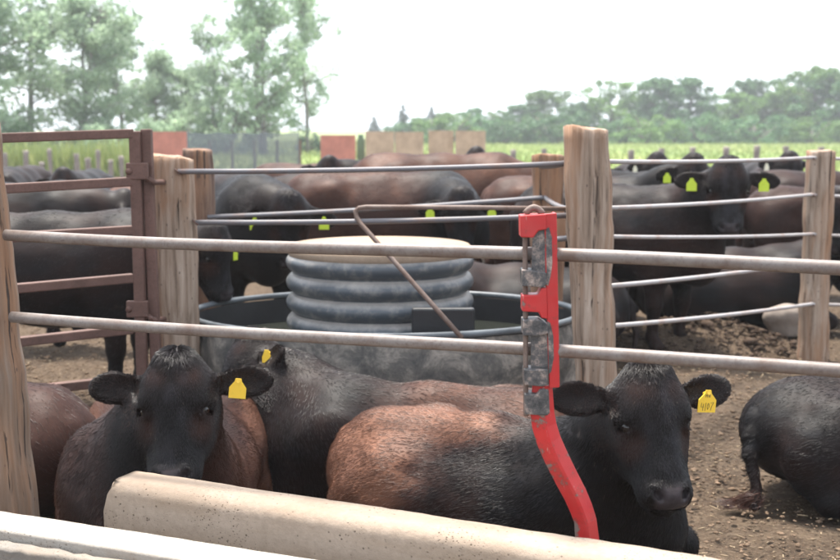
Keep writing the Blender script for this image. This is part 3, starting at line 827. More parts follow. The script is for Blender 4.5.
def scatter(name, label, cat, centers, sizes, mat, seed, flat=0.6, elong=1.0):
    rr = np.random.default_rng(seed)
    ico = np.array([[0, 0, 1], [.89, 0, .45], [.28, .85, .45], [-.72, .53, .45], [-.72, -.53, .45], [.28, -.85, .45], [.72, .53, -.45], [-.28, .85, -.45], [-.89, 0, -.45], [-.28, -.85, -.45], [.72, -.53, -.45], [0, 0, -1]])
    tri = np.array([[0, 1, 2], [0, 2, 3], [0, 3, 4], [0, 4, 5], [0, 5, 1], [1, 6, 2], [2, 7, 3], [3, 8, 4], [4, 9, 5], [5, 10, 1], [6, 7, 2], [7, 8, 3], [8, 9, 4], [9, 10, 5], [10, 6, 1], [11, 7, 6], [11, 8, 7], [11, 9, 8], [11, 10, 9], [11, 6, 10]])
    n = len(centers)
    P = ico[None] * rr.uniform(0.35, 1.4, (n, 12, 1)); P = P * np.stack([rr.uniform(0.7, 1.4, n) * elong, rr.uniform(0.7, 1.2, n), np.full(n, flat)], 1)[:, None, :] * sizes[:, None, None]
    a = rr.uniform(0, 6.28, n); c, s = np.cos(a)[:, None], np.sin(a)[:, None]
    P = np.stack([P[:, :, 0] * c - P[:, :, 1] * s, P[:, :, 0] * s + P[:, :, 1] * c, P[:, :, 2]], 2) + centers[:, None, :]
    Q = (tri[None] + 12 * np.arange(n)[:, None, None]).reshape(-1, 3)
    return link(name, mesh_np(P.reshape(-1, 3), Q), None, M[mat], label=label, cat=cat, kind='stuff')
n = 20000
rr = np.random.default_rng(4)
yy = rr.uniform(3.6, 11, n); xx = rr.uniform(-0.42, 0.46, n) * yy
sz = np.minimum(rr.gamma(1.2, 0.0044, n) + 0.003, 0.021)
scatter('dirt_clods', 'small brown clods and dried dung strewn over the pen floor', 'clods', np.stack([xx, yy, sz * 0.2], 1), sz, 'clod', 5, 0.45)
mc = at_z(705, 352, 0.0)
n = 1500
ang = rr.uniform(0, 6.28, n); rad = np.sqrt(rr.random(n)) ** 1.3
mx, my = mc[0] + rad * np.cos(ang) * 1.0, mc[1] + 0.35 + rad * np.sin(ang) * 0.65
mz = np.exp(-((mx - mc[0]) / 0.62) ** 2 - ((my - mc[1] - 0.35) / 0.42) ** 2) * (0.10 + 0.22 * fbm(np.stack([mx, my, 0 * mx], 1), 4, 31))
scatter('manure_heap', 'heap of dark brown manure clods under the fence by the pale boulder', 'manure', np.stack([mx, my, mz], 1), 0.006 + rr.gamma(1.0, 0.0085, n), 'manure', 9, 0.5)
def straw():
    n = 3200
    y = rr.uniform(3.6, 9.5, n); x = rr.uniform(-0.40, 0.46, n) * y
    L = 0.003 + rr.gamma(1.2, 0.005, n); a = rr.uniform(0, 6.28, n); w = rr.uniform(0.0010, 0.0032, n)
    d = np.stack([np.cos(a), np.sin(a), rr.normal(0, 0.15, n)], 1) * L[:, None]; s = np.stack([-np.sin(a), np.cos(a), 0 * a], 1) * w[:, None]
    c = np.stack([x, y, rr.uniform(0.008, 0.02, n)], 1); u = np.array([0, 0, 0.004])
    V = np.stack([c - d - s, c + d - s, c + d + s, c - d + s, c - d - s + u, c + d - s + u, c + d + s + u, c - d + s + u], 1).reshape(-1, 3)
    f = np.array([[0, 3, 2, 1], [4, 5, 6, 7], [0, 1, 5, 4], [2, 3, 7, 6], [1, 2, 6, 5], [3, 0, 4, 7]])
    link('straw_litter', mesh_np(V, (f[None] + 8 * np.arange(n)[:, None, None]).reshape(-1, 4)), None, M['straw'], label='bits of pale straw and corn husk littering the pen dirt', cat='straw', kind='stuff')
straw()
# boulder by the right post
bp = at_z(783, 333, 0.0)
B = Body(); B.ell((0, 0, -0.05), (0.17, 0.13, 0.16), 0.05); B.ell((0, 0, 0.08), (0.20, 0.15, 0.12), 0.05); B.ell((0.06, 0, 0.09), (0.15, 0.13, 0.10), 0.05); B.ell((-0.10, 0.02, 0.05), (0.12, 0.11, 0.10), 0.05)
V, Q = B.mesh(0.02, -0.12); V = V + (fbm(V, 6, 2)[:, None] - 0.5) * 0.03
st = link('boulder', mesh_np(V, Q, True), None, M['stone'], label='pale rounded boulder at the foot of the right fence post', cat='boulder')
st.location = (bp[0] * 0.96, bp[1] - 0.42, 0.15); st.scale = (0.78, 0.78, 0.8)

# ------------------------------------------------------------------ feed bunk: concrete walls
def wall_run(name, label, p0, p1, thick, top, bottom, mat, rnd=0.035, seed=1, amp=0.004, end_wear=0.02):
    p0, p1 = np.asarray(p0[:2]), np.asarray(p1[:2]); L = np.linalg.norm(p1 - p0); d = (p1 - p0) / L; nb = np.array([-d[1], d[0]])
    prof = []
    for a in np.linspace(180, 90, 6): prof.append((rnd + rnd * math.cos(math.radians(a)), top - rnd + rnd * math.sin(math.radians(a))))
    for a in np.linspace(90, 0, 6): prof.append((thick - rnd + rnd * math.cos(math.radians(a)), top - rnd + rnd * math.sin(math.radians(a))))
    zs = np.linspace(top - rnd, bottom, 14)[1:]
    prof = [(0.0, z) for z in zs[::-1]] + prof + [(thick, z) for z in zs]
    n = max(int(L / 0.03), 2); m = len(prof)
    V = []
    for i in range(n + 1):
        s = L * i / n
        shrink = 0.0
        for (o, z) in prof:
            V.append((p0[0] + d[0] * s + nb[0] * o, p0[1] + d[1] * s + nb[1] * o, z))
    V = np.array(V)
    # rounded, chipped ends
    for i, sgn in ((0, 1), (n, -1)):
        sl = slice(i * m, (i + 1) * m); zz = V[sl, 2]
        k = end_wear * sstep(top - 0.08, top, zz) + 0.012 * fbm(V[sl], 30, seed)
        V[sl, :2] += d * (k[:, None] * sgn)
    dn = np.stack([fbm(V, 5, seed) - 0.5, fbm(V, 5, seed + 4) - 0.5, (fbm(V, 4, seed + 7) - 0.5)], 1) * amp * 2 + (fbm(V, 40, seed + 2)[:, None] - 0.5) * amp
    V = V + dn
    F = [(i * m + j, i * m + j + 1, (i + 1) * m + j + 1, (i + 1) * m + j) for i in range(n) for j in range(m - 1)]
    F.append(tuple(range(m))[::-1]); F.append(tuple(n * m + j for j in range(m)))
    me = mesh_from(V, F, True)
    return link(name, me, None, M[mat], label=label, cat='feed bunk')
BT = 0.70
b0, b1 = at_z(112, 463, BT), at_z(752, 559, BT)
bd = norm(b1 - b0); bnorm = np.array([bd[1], -bd[0], 0])       # towards the camera
thk = 0.15
bs = b0 + bd * 0.085 + bnorm * thk; be = b0 + bd * 2.25 + bnorm * thk
bunk = wall_run('feed_bunk', 'tan concrete feed bunk wall with rounded top and pitted face', bs, be, thk, BT, 0.0, 'bunk', 0.04, 3, 0.004, 0.03)
FT = 0.62
f0, f1 = at_z(-60, 500.5, FT), at_z(330, 561, FT)
fd = norm(f1 - f0); fn = np.array([fd[1], -fd[0], 0])
kerb = wall_run('kerb_wall', 'pale concrete kerb wall along the near side of the feed bunk', f0 + fn * 0.13 - fd * 1.8, f0 + fd * 2.6 + fn * 0.13, 0.13, FT, 0.0, 'kerb', 0.010, 8, 0.0016, 0.01)
kerb['category'] = 'kerb wall'
# crumbled mortar face under the lip of the kerb wall
mb = []
rr = np.random.default_rng(21)
cs = []
o0 = f0 + fn * 0.142
mort = wall_run('mortar_ledge', 'rough grey crumbled mortar ledge under the lip of the kerb wall', o0 + fn * 0.05 - fd * 1.8, o0 + fd * 2.6 + fn * 0.05, 0.048, FT - 0.018, 0.0, 'mortar', 0.012, 5, 0.012, 0.01)
mort['category'] = 'ledge'

# ------------------------------------------------------------------ posts, pipes, cables
def post_mesh(height, r, seed, square=0.0, lean=(0, 0), taper=0.0, sides=44, rings=36, bury=0.02):
    rr = np.random.default_rng(seed)
    V = []
    ph = rr.uniform(0, 6.28, 4)
    for i in range(rings):
        f = i / (rings - 1); z = -bury + (height + bury) * f
        for k in range(sides):
            t = 2 * math.pi * k / sides
            c, s = math.cos(t), math.sin(t)
            sq = 1 / max(abs(c), abs(s))
            rad = r * ((1 - square) + square * sq * 0.9) * (1 - taper * f)
            rad *= 1 + 0.03 * math.sin(2 * t + ph[0]) + 0.022 * math.sin(3 * t + ph[1] + f * 2) + 0.015 * math.sin(5 * f * 3 + ph[2])
            V.append((rad * c + lean[0] * f, rad * s + lean[1] * f, z))
    V = np.array(V)
    gro = fbm(V * np.array([1, 1, 0.06]), 75, seed) - 0.5
    rad = V[:, :2] - np.outer((V[:, 2] + bury) / (height + bury), lean)
    V[:, :2] += rad / np.linalg.norm(rad, axis=1, keepdims=True) * (gro * 0.012 + (fbm(V, 4, seed + 2) - 0.5) * 0.045)[:, None]
    top = slice((rings - 1) * sides, rings * sides)
    V[top, 2] += (fbm(V[top], 10, seed + 5) - 0.5) * 0.035 + (V[top, 0] - lean[0]) * rr.uniform(-0.12, 0.12)
    F = [(i * sides + k, i * sides + (k + 1) % sides, (i + 1) * sides + (k + 1) % sides, (i + 1) * sides + k) for i in range(rings - 1) for k in range(sides)]
    Vl = list(map(tuple, V)); c0 = V[top].mean(0)
    base = len(Vl)
    inner = []
    for k in range(sides):
        p = V[(rings - 1) * sides + k]; q = c0 + (p - c0) * 0.86; inner.append((q[0], q[1], p[2] + 0.006))
    Vl += inner; Vl.append((c0[0], c0[1], c0[2] + 0.008))
    for k in range(sides):
        k2 = (k + 1) % sides
        F.append(((rings - 1) * sides + k, (rings - 1) * sides + k2, base + k2, base + k)); F.append((base + k, base + k2, base + sides))
    return mesh_from(Vl, F, True)

def sag_line(a, b, sag=0.0, n=14):
    a, b = np.asarray(a, float), np.asarray(b, float)
    return [a + (b - a) * t - np.array([0, 0, sag * 4 * t * (1 - t)]) for t in np.linspace(0, 1, n)]

# front fence: leaning wooden post with two pipe rails, and its next post out of frame
YF, KF = 3.10, 0.374
def fence_y(px): return YF / (1 + KF * (px - 420) / FPX)
def fpt(px, py): return at_y(px, py, fence_y(px))
def on_fence(x): return YF - KF * x
ff = thing('pipe_fence', 'leaning weathered post holding two long grey pipe rails above the feed bunk', 'fence', (fpt(-5, 300)[0], fpt(-5, 300)[1], 0))
FO = np.array([fpt(-5, 300)[0], fpt(-5, 300)[1], 0])
pm = post_mesh(1.72, 0.118, 41, 0.55, (-0.10, 0.0), 0.04)
p_l = link('post', pm, ff, M['post_grey']); p_l.location = tuple(np.array([fpt(1, 510)[0], on_fence(fpt(-6, 510)[0]) + 0.03, 0]) - FO)
r1a, r1b = fpt(6, 235), fpt(840, 268); r2a, r2b = fpt(12, 317), fpt(840, 370.5)
def extend(a, b, t): return a + (b - a) * t
for nm, a, b, wob in (('rail', r1a, r1b, 0.006), ('rail', r2a, r2b, 0.004)):
    e = extend(a, b, 1.42)
    pts = [a + (e - a) * t - np.array([0, 0, wob * math.sin(t * 9)]) - FO for t in np.linspace(0, 1, 30)]
    v, f = tube(pts, 0.0175, 16)
    link(nm, mesh_from(v, f, True), ff, M['pipe'])
pe = extend(r1a, r1b, 1.42)
p_r = link('post', post_mesh(1.7, 0.12, 43, 0.4), ff, M['post_grey']); p_r.location = tuple(np.array([pe[0] + 0.06, pe[1], 0]) - FO)

# posts and cables round the water tank
PL, PM, PR = at_y(177, 300, 6.2), at_y(593, 300, 5.9), at_z(812, 357, 0.0)
PB1, PB2 = at_y(201, 300, 8.0), at_y(547, 300, 7.75)
tf = thing('pen_fence', 'pen fence of thick rough posts and thin steel cables round the water tank', 'fence', (PM[0], PM[1], 0))
TO = np.array([PM[0], PM[1], 0])
def pen_post(P, ytop, r, seed, mat, square, lean=(0, 0), taper=0.0):
    top = at_y(420, ytop, P[1])[2]
    o = link('post', post_mesh(top, r, seed, square, lean, taper), tf, M[mat])
    o.location = (P[0] - TO[0] - lean[0] / 2, P[1] - TO[1], 0)
    return o
pen_post(PL, 156, 0.118, 3, 'post', 0.25, (-0.02, 0), 0.03)
pen_post(PM, 129, 0.117, 5, 'post', 0.35, (-0.11, 0), 0.02)
pen_post(PR, 151, 0.115, 9, 'post', 0.3, (-0.01, 0), 0.05)
pen_post(PB1, 150, 0.105, 12, 'post_dark', 0.5)
pen_post(PB2, 155, 0.118, 14, 'post_dark', 0.5)
PRX = PR + (PR - PM) * np.array([1.15, 0.35, 0])
o = link('post', post_mesh(1.55, 0.12, 17, 0.3), tf, M['post']); o.location = (PRX[0] - TO[0], PRX[1] - TO[1], 0)
CF = np.array([0, -0.115, 0])           # cables run on the camera side of the posts
def cable(points, r, mat, name='cable'):
    P = []
    for a, b in zip(points[:-1], points[1:]):
        P += sag_line(a, b, 0.012, 8)[: None if b is points[-1] else -1]
    v, f = tube([p - TO for p in P], r, 8)
    return link(name, mesh_from(v, f, True), tf, M[mat])
def staple(P):
    v, f = tube([P + np.array([-0.015, 0.02, 0.012]) - TO, P + np.array([-0.012, -0.012, 0.010]) - TO, P + np.array([0.012, -0.012, -0.010]) - TO, P + np.array([0.015, 0.02, -0.012]) - TO], 0.005, 6)
    link('staple', mesh_from(v, f, True), tf, M['rust'])
yl, ym, yr = PL[1] - 0.118, PM[1] - 0.10, PR[1] - 0.125
for (xl, y1), (xr_, y2), mt in (((178, 171.5), (578, 163), 'cable'), ((196, 222.5), (578, 215), 'cable')):
    a = at_y(xl, y1, yl if xl < 190 else PL[1] - 0.06); b = at_y(xr_, y2, PM[1] + 0.02)
    cable([a, b], 0.014, mt)
    staple(a)
for y1, y2, y3, r in ((161.5, 157.5, 157.5, 0.012), (208.5, 194.5, 196, 0.012), (236.5, 234, 235, 0.011), (287, 262, 262, 0.013), (327, 304, 303, 0.013)):
    a = at_y(600, y1, PM[1] + 0.03); b = at_y(812, y2, yr); c = at_y(900, y3, yr + 0.9)
    cable([a, b, c], r, 'cable_lt'); staple(b)
a = at_y(208, 217, PB1[1] - 0.11); b = at_y(545, 197.5, PB2[1] - 0.13); c = at_y(568, 209, PM[1] + 0.12)
cable([a, b, c], 0.015, 'cable'); staple(b)
a = at_y(208, 155.5, PB1[1] - 0.11); 
cable([at_y(540, 166, PB2[1] - 0.12), at_y(574, 160, PM[1] + 0.1)], 0.016, 'cable')
cable([at_y(540, 238, PB2[1] - 0.12), at_y(578, 236, PM[1] + 0.1)], 0.016, 'cable')
# bent rod hung over the cable
g0, g1, g2, g3 = at_y(578, 209, 5.98), at_y(366, 207, 6.05), at_y(357, 211, 6.05), at_y(462, 338, 5.72)
arc = [g0, at_y(470, 207.5, 6.02), g1, at_y(359, 208, 6.05), at_y(355.5, 211, 6.05), at_y(356.5, 217, 6.04), at_y(361, 224, 6.02)] + [at_y(361 + (462 - 361) * t, 224 + (338 - 224) * t, 6.02 - 0.30 * t) for t in (0.33, 0.66, 1.0)]
v, f = tube(arc, 0.0125, 10)
link('bent_rod', mesh_from(v, f, True), None, M['rod'], label='long rusty rod bent into a hook, hanging in front of the corrugated pipe', cat='rod')

# ------------------------------------------------------------------ rusty gate
gt = thing('gate', 'rusty steel tube gate at the left hinged on the weathered post', 'gate', (at_y(147, 300, 5.95)[0], 5.95, 0))
GO = np.array([at_y(147, 300, 5.95)[0], 5.95, 0])
def gp(px, py):
    t = (147 - px) / 147.0; return at_y(px, py, 5.95 - 0.30 * t)
def sqbar(a, b, w=0.05, name='bar'):
    a, b = np.asarray(a), np.asarray(b); d = norm(b - a); x, y = frame_of(d); L = np.linalg.norm(b - a)
    R = np.stack([d, x, y], 1)
    o = link(name, mesh_from(*box((a + b) / 2 - GO, (L, w, w), R)), gt, M['rust']); bevel(o, 0.006); return o
for yl_, yr_ in ((138, 133.5), (189, 181.5), (238, 230), (290, 278), (344, 329), (394, 379)):
    a = gp(0, yl_); b = gp(133, yr_); sqbar(extend(b, a, 1.0), b, 0.047)
    e = extend(b, a, 2.3)
    link('bar', mesh_from(*box((a + e) / 2 - GO - norm(b - a) * 0.002, (np.linalg.norm(a - e) - 0.004, 0.046, 0.046), np.stack([norm(b - a), *frame_of(b - a)], 1))), gt, M['rust'])
sqbar(gp(135, 131), np.array([gp(135, 131)[0], gp(135, 131)[1], 0.10]), 0.055, 'stile')
sqbar(gp(146, 129) + np.array([0.0, 0.01, 0]), np.array([gp(146, 129)[0] + 0.02, gp(146, 129)[1] + 0.01, 0.0]), 0.052, 'hinge_post')
e = extend(gp(133, 133.5), gp(0, 138), 2.3); sqbar(e + np.array([0, 0, 0.05]), np.array([e[0], e[1], 0.0]), 0.06, 'stile')
for py in (171, 308):
    c = gp(143, py); o = link('hinge_bracket', mesh_from(*box(c - GO + np.array([-0.02, -0.035, 0]), (0.11, 0.03, 0.085))), gt, M['rust']); bevel(o, 0.006)
    v, f = tube([c - GO + np.array([-0.06, -0.055, 0.0]), c - GO + np.array([-0.06, -0.03, 0.0])], 0.017, 8); link('bolt', mesh_from(v, f, True), gt, M['rust'])
    q = at_y(165, py + 11, PL[1] - 0.09)
    v, f = tube([c - GO + np.array([0.02, -0.03, -0.03]), c - GO + np.array([0.06, -0.04, -0.055]), q - GO, q - GO + np.array([0.0, 0.04, 0.0])], 0.014, 10); link('hinge_pin', mesh_from(v, f, True), gt, M['rust'])

# ------------------------------------------------------------------ water tank and corrugated pipe
TC = at_y(385, 314, 6.66)
tk = thing('water_tank', 'oval black rubber water tank caked with grey mud between the posts', 'water tank', (TC[0], 6.66, 0))
RX_, RY_, ZT = 1.13, 0.84, 0.66
prof = [(0.96, 0.0), (1.005, 0.02), (1.01, 0.20), (1.0, 0.22), (1.0, 0.40), (1.012, 0.42), (1.0, 0.55), (0.985, ZT - 0.03), (0.985, ZT - 0.022)]
v, f = lathe(prof, 96, 0, 0, RX_, RY_); v = np.array(v); v[:, :2] *= (1 + (fbm(v, 5, 3) - 0.5) * 0.03)[:, None]
link('tank_wall', mesh_from(v, f, True), tk, M['tank'])
rimp = [(0.985 + 0.018 * math.cos(a), ZT + 0.018 * math.sin(a)) for a in np.linspace(0, 2 * math.pi, 12, endpoint=False)]
v, f = lathe(rimp, 96, 0, 0, RX_, RY_, closed=True); link('rim', mesh_from(v, f, True), tk, M['rim'])
v, f = lathe([(0.972, ZT - 0.02), (0.95, 0.45), (0.94, 0.03)], 96, 0, 0, RX_, RY_); link('tank_lining', mesh_from(v, [q[::-1] for q in f], True), tk, M['tank_in'])
v, f = lathe([(0.0005, 0.50), (0.4, 0.50), (0.952, 0.50)], 96, 0, 0, RX_, RY_); link('water', mesh_from(v, f, True), tk, M['water'])
CC = at_y(380, 244, 6.62); RC = 0.535
cvt = thing('corrugated_pipe', 'black corrugated culvert pipe standing on end in the tank under a round lid', 'culvert pipe', (CC[0], 6.62, 0))
prof = []
pitch = 0.114
z = 0.03
zt = CC[2] - 0.05
N = 220
for i in range(N + 1):
    zz = 0.03 + (zt - 0.03) * i / N
    ph = ((zt - zz) / pitch + 0.12) % 1.0
    prof.append((RC - 0.052 + 0.052 * abs(math.sin(ph * math.pi)) ** 0.6, zz))
v, f = lathe(prof, 96); link('pipe_wall', mesh_from(v, f, True), cvt, M['hose'])
zt2 = CC[2]
v, f = lathe([(0.0005, zt - 0.02), (0.48, zt - 0.02), (0.515, zt - 0.012), (0.522, zt + 0.012), (0.52, zt2 - 0.012), (0.508, zt2), (0.3, zt2 + 0.003), (0.0005, zt2 + 0.004)], 96)
link('lid', mesh_from(v, f, True), cvt, M['lid'])
# float valve cover plate by the pipe
fc = at_y(443, 319, 6.03)
o = link('valve_cover', mesh_from(*box((0, 0, 0), (0.33, 0.05, 0.30))), tk, M['tank_in']); bevel(o, 0.012)
o.location = (fc[0] - TC[0], 6.03 - 6.66, fc[2] - 0.09)

# ------------------------------------------------------------------ red rail clamp
YC = fence_y(537) - 0.006
CO = at_y(537, 530, YC)
clamp = thing('rail_clamp', 'chipped red steel rail clamp with black jaws and a long bent handle', 'clamp', (CO[0], YC, CO[2]), math.atan(-KF) * 0.0)
def cp(px, py, dy=0.0): return at_y(px, py, YC + dy) - CO
def plate(name, outline, y0, y1, mat, parent=clamp, bev=0.003):
    """outline in photo pixels, extruded in depth between y0 and y1"""
    n = len(outline)
    V = [cp(*p) * np.array([1, 0, 1]) + np.array([0, t, 0]) for t in (y0, y1) for p in outline]
    F = [tuple(range(n)), tuple(range(n, 2 * n))[::-1]] + [((i + 1) % n, i, n + i, n + (i + 1) % n) for i in range(n)]
    o = link(name, mesh_from(V, F), parent, M[mat])
    if bev: bevel(o, bev)
    return o
# spine: angle iron, a face plate and a return flange
plate('spine', [(543, 213), (555.5, 212), (557, 300), (558.5, 385), (548, 386), (545, 300)], -0.030, -0.022, 'red')
plate('flange', [(552.5, 212.3), (555.5, 212.3), (558.5, 385), (555.5, 385)], -0.0218, 0.024, 'red')
# upper jaw with its block, worn throat behind the rail
plate('top_jaw', [(519, 214.5), (544.5, 213), (544.8, 228), (537, 229.5), (532, 236.5), (519.5, 236)], -0.038, 0.020, 'red')
plate('worn_band', [(544.8, 228), (547.5, 226), (550.5, 236), (551, 262), (549.5, 274), (547, 284), (545.5, 284)], -0.0312, -0.0302, 'worn', bev=0)
plate('worn_band', [(545.8, 319), (549, 321), (552, 334), (552.5, 355), (550, 369), (547.5, 372), (547, 340)], -0.0312, -0.0302, 'worn', bev=0)
plate('throat', [(531.5, 237), (537, 230), (544.6, 229), (546, 240), (547, 262), (546, 280), (543, 285), (530, 283)], -0.0265, -0.0215, 'worn', bev=0.001)
plate('lower_jaw', [(520.5, 268), (531, 268.5), (545, 271), (546, 282), (541, 285.5), (521, 284.5)], -0.040, 0.020, 'worn')
plate('lug', [(521, 293.5), (537, 293), (540, 286.5), (545.5, 286), (546, 317), (540, 316), (537.5, 310.5), (521, 309.5)], -0.034, 0.016, 'red')
plate('upper_jaw', [(521.5, 317.5), (538, 317), (546, 322), (547, 331), (535, 334), (521.8, 333)], -0.040, 0.020, 'worn')
plate('throat', [(530, 334.5), (546, 331.5), (547.5, 350), (547, 366), (530, 366)], -0.0265, -0.0215, 'worn', bev=0.001)
plate('lower_jaw', [(523, 366.5), (546.5, 366), (546.5, 381.5), (541, 383.5), (523.3, 382)], -0.040, 0.020, 'worn')
plate('end_lug', [(523.5, 391), (536, 391), (539, 386), (547.5, 387), (548.5, 410), (546, 412.5), (524, 411.5)], -0.036, 0.016, 'worn')
# threaded rod through the jaws, loop of its bent head on top
tp_ = [cp(526, 416, -0.012), cp(525.5, 330, -0.012), cp(525, 225, -0.012)]
rv, rf = [], []
n = 150
pts, rad = [], []
for i in range(n + 1):
    t = i / n; p = tp_[0] + (tp_[2] - tp_[0]) * t; pts.append(p); rad.append(0.0062 + 0.0011 * (i % 2))
v, f = tube(pts, rad, 10); link('threaded_rod', mesh_from(v, f, True), clamp, M['rod'])
loop = [cp(525 + 18 * t, 214 - 6.5 * math.sin(math.pi * t), -0.010) for t in np.linspace(0, 1, 9)]
v, f = tube(loop, 0.009, 10); link('rod_loop', mesh_from(v, f, True), clamp, M['rod'])
# bent handle: folded flat bar
ctr = [(542, 384, 20), (542, 398, 22), (542, 412, 24), (544, 425, 24.5), (548.5, 440, 24.5), (556.5, 458, 24.5), (566, 477, 24), (575, 494, 23.5), (581, 508, 23), (585, 520, 22.5), (587.5, 545, 24), (589, 570, 24)]
V, F = [], []
prev = None
for i, (x, y, w) in enumerate(ctr):
    a = np.array(ctr[max(i - 1, 0)][:2]); b = np.array(ctr[min(i + 1, len(ctr) - 1)][:2]); d = norm(np.append(b - a, 0))[:2]; nn = np.array([-d[1], d[0]])
    if nn[0] > 0: nn = -nn
    for (o_, dy) in ((0.5, -0.012), (0.06, -0.030), (-0.06, -0.031), (-0.5, -0.008), (-0.5, 0.000), (-0.05, -0.021), (0.06, -0.020), (0.5, -0.004)):
        V.append(cp(x + nn[0] * w * o_, y + nn[1] * w * o_) * np.array([1, 0, 1]) + np.array([0, dy, 0]))
m = 8
for i in range(len(ctr) - 1):
    for j in range(m): F.append((i * m + j, i * m + (j + 1) % m, (i + 1) * m + (j + 1) % m, (i + 1) * m + j))
F.append(tuple(range(m))[::-1]); F.append(tuple((len(ctr) - 1) * m + j for j in range(m)))
hd = link('handle', mesh_from(V, F), clamp, M['red']); bevel(hd, 0.0012)

# ------------------------------------------------------------------ wind-break panels, netting, far posts
def panel(name, label, x0, x1, ytop, Y, mat, cat='panel', boards=1, group=None, bottom=0.0):
    a, b = at_y(x0, ytop, Y), at_y(x1, ytop, Y); W = b[0] - a[0]; H = a[2]
    r = thing(name, label, cat, ((a[0] + b[0]) / 2, Y, 0), 0, group)
    for k in range(boards):
        w = W / boards; o = link('board', mesh_from(*box((-W / 2 + w * (k + 0.5), 0.006 * (k % 2), (H + bottom) / 2), (w - 0.025, 0.03, H - bottom - 0.02 * (k % 3)))), r, M[mat])
    for e in (-0.35, 0.35):
        link('stud', mesh_from(*box((W * e, 0.07, H * 0.46), (0.09, 0.09, H * 0.92))), r, M['post_far'])
    return r
panel('wind_panel', 'orange red sheet panel standing behind the left weathered post', 148, 187, 131.5, 33, 'orange')
panel('wind_panel', 'orange red sheet panel left of the tan plywood panels', 320, 356, 135, 34, 'orange', boards=1)
panel('wind_panel', 'narrow green panel between the orange and tan panels', 357.5, 364, 134.5, 34.6, 'green')
panel('wind_panel', 'tan plywood panel at the left end of the plywood row', 365, 424, 131.5, 34, 'plywood', boards=2)
panel('wind_panel', 'tan plywood panel in the middle of the plywood row', 428, 454, 130.5, 34.2, 'plywood', boards=1)
panel('wind_panel', 'tan plywood panel at the right end of the plywood row', 455, 486, 130.8, 34, 'plywood', boards=1)
a, b = at_y(186, 133, 37), at_y(299, 133.5, 37); Wn = b[0] - a[0]
nt = thing('net_fence', 'grey windbreak netting stretched on posts behind the cattle', 'net fence', ((a[0] + b[0]) / 2, 37, 0))
nseg = 40
V = [(-Wn / 2 + Wn * i / nseg, 0.008 * math.sin(i * 0.9) + t, z_ + 0.02 * math.sin(i * 0.7) * (z_ > 1)) for t in (0, 0.006) for z_ in (0.05, a[2]) for i in range(nseg + 1)]
k1 = nseg + 1
F = [(i, i + 1, k1 + i + 1, k1 + i) for i in range(nseg)] + [(2 * k1 + i, 3 * k1 + i, 3 * k1 + i + 1, 2 * k1 + i + 1) for i in range(nseg)]
link('netting', mesh_from(V, F, True), nt, M['net'])
for k in range(6):
    v, f = tube([(-Wn / 2 + Wn * k / 5, 0.12, 0), (-Wn / 2 + Wn * k / 5, 0.12, a[2] * 0.86)], 0.05, 8); link('post', mesh_from(v, f), nt, M['post_grey'])
far = [(-8, 152, 36), (5, 153, 34), (25, 151, 33), (42, 162, 38), (50, 149, 42), (77, 154, 33), (88, 158, 34), (98, 150, 41), (110, 160, 36), (122, 156, 38),
       (512, 150, 33), (545, 149, 33), (631, 150, 31), (661, 148.5, 31), (692, 147.5, 31), (725, 147, 31), (756, 146, 31), (787, 146.5, 31), (820, 147, 31)]
pmesh = [post_mesh(1.0, 0.075, 60 + k, 0.2, sides=12, rings=8) for k in range(3)]
fl = ['at the very left edge behind the gate', 'near the left edge behind the gate', 'tall and thick above the black steer at far left', 'short, right of the thick one behind the gate', 'farthest and palest behind the gate',
      'above the right ear of the steer behind the gate', 'close beside another, right of the steer behind the gate', 'far and thin in the middle of the gate', 'low, in the right half of the gate', 'next to the gate end stile',
      'right of the plywood, above the rust brown steer', 'just left of the tall middle post',
      'first right of the tall middle post', 'second right of the tall middle post', 'above the tagged ear left of the staring steer', 'above the staring steer', 'right of the staring steer', 'just left of the right post', 'just right of the right post', 'beyond the right edge']
for i, (x, y, Y) in enumerate(far):
    P = at_y(x, y, Y)
    o = link('fence_post', pmesh[i % 3], None, M['post_far'], label='pale far fence post ' + fl[i], cat='fence post', group='posts of the far fence')
    o.location = (P[0], Y, 0); o.scale = (1, 1, P[2]); o.rotation_euler = (0.02 * (i % 3 - 1), 0.02 * (i % 5 - 2), i)

# ------------------------------------------------------------------ trees
def leaf_mesh(centers, radii, per, size, seed, needle=False, squash=0.85):
    rr = np.random.default_rng(seed); Vs, tones = [], []
    for c, r in zip(centers, radii):
        n = int(per * (0.6 + 0.8 * rr.random()))
        d = rr.normal(0, 1, (n, 3)); d /= np.linalg.norm(d, axis=1, keepdims=True)
        p = c + d * (r * rr.random((n, 1)) ** 0.45) * np.array([1, 1, squash])
        a = rr.normal(0, 1, (n, 3)); a /= np.linalg.norm(a, axis=1, keepdims=True); b = np.cross(a, rr.normal(0, 1, (n, 3))); b /= np.linalg.norm(b, axis=1, keepdims=True)
        s = size * rr.uniform(0.6, 1.4, (n, 1)); a = a * s; b = b * s * (0.35 if needle else 0.6)
        Vs.append(np.stack([p - a, p - b, p + a, p + b], 1)); tones.append(np.clip(rr.normal(0.5, 0.22, n) + rr.normal(0, 0.16), 0, 1))
    V = np.concatenate(Vs); T = np.concatenate(tones); n = len(V)
    me = mesh_np(V.reshape(-1, 3), np.arange(4 * n).reshape(-1, 4))
    at = me.attributes.new('tone', 'FLOAT', 'POINT'); at.data.foreach_set('value', np.repeat(T, 4).astype(np.float32))
    return me
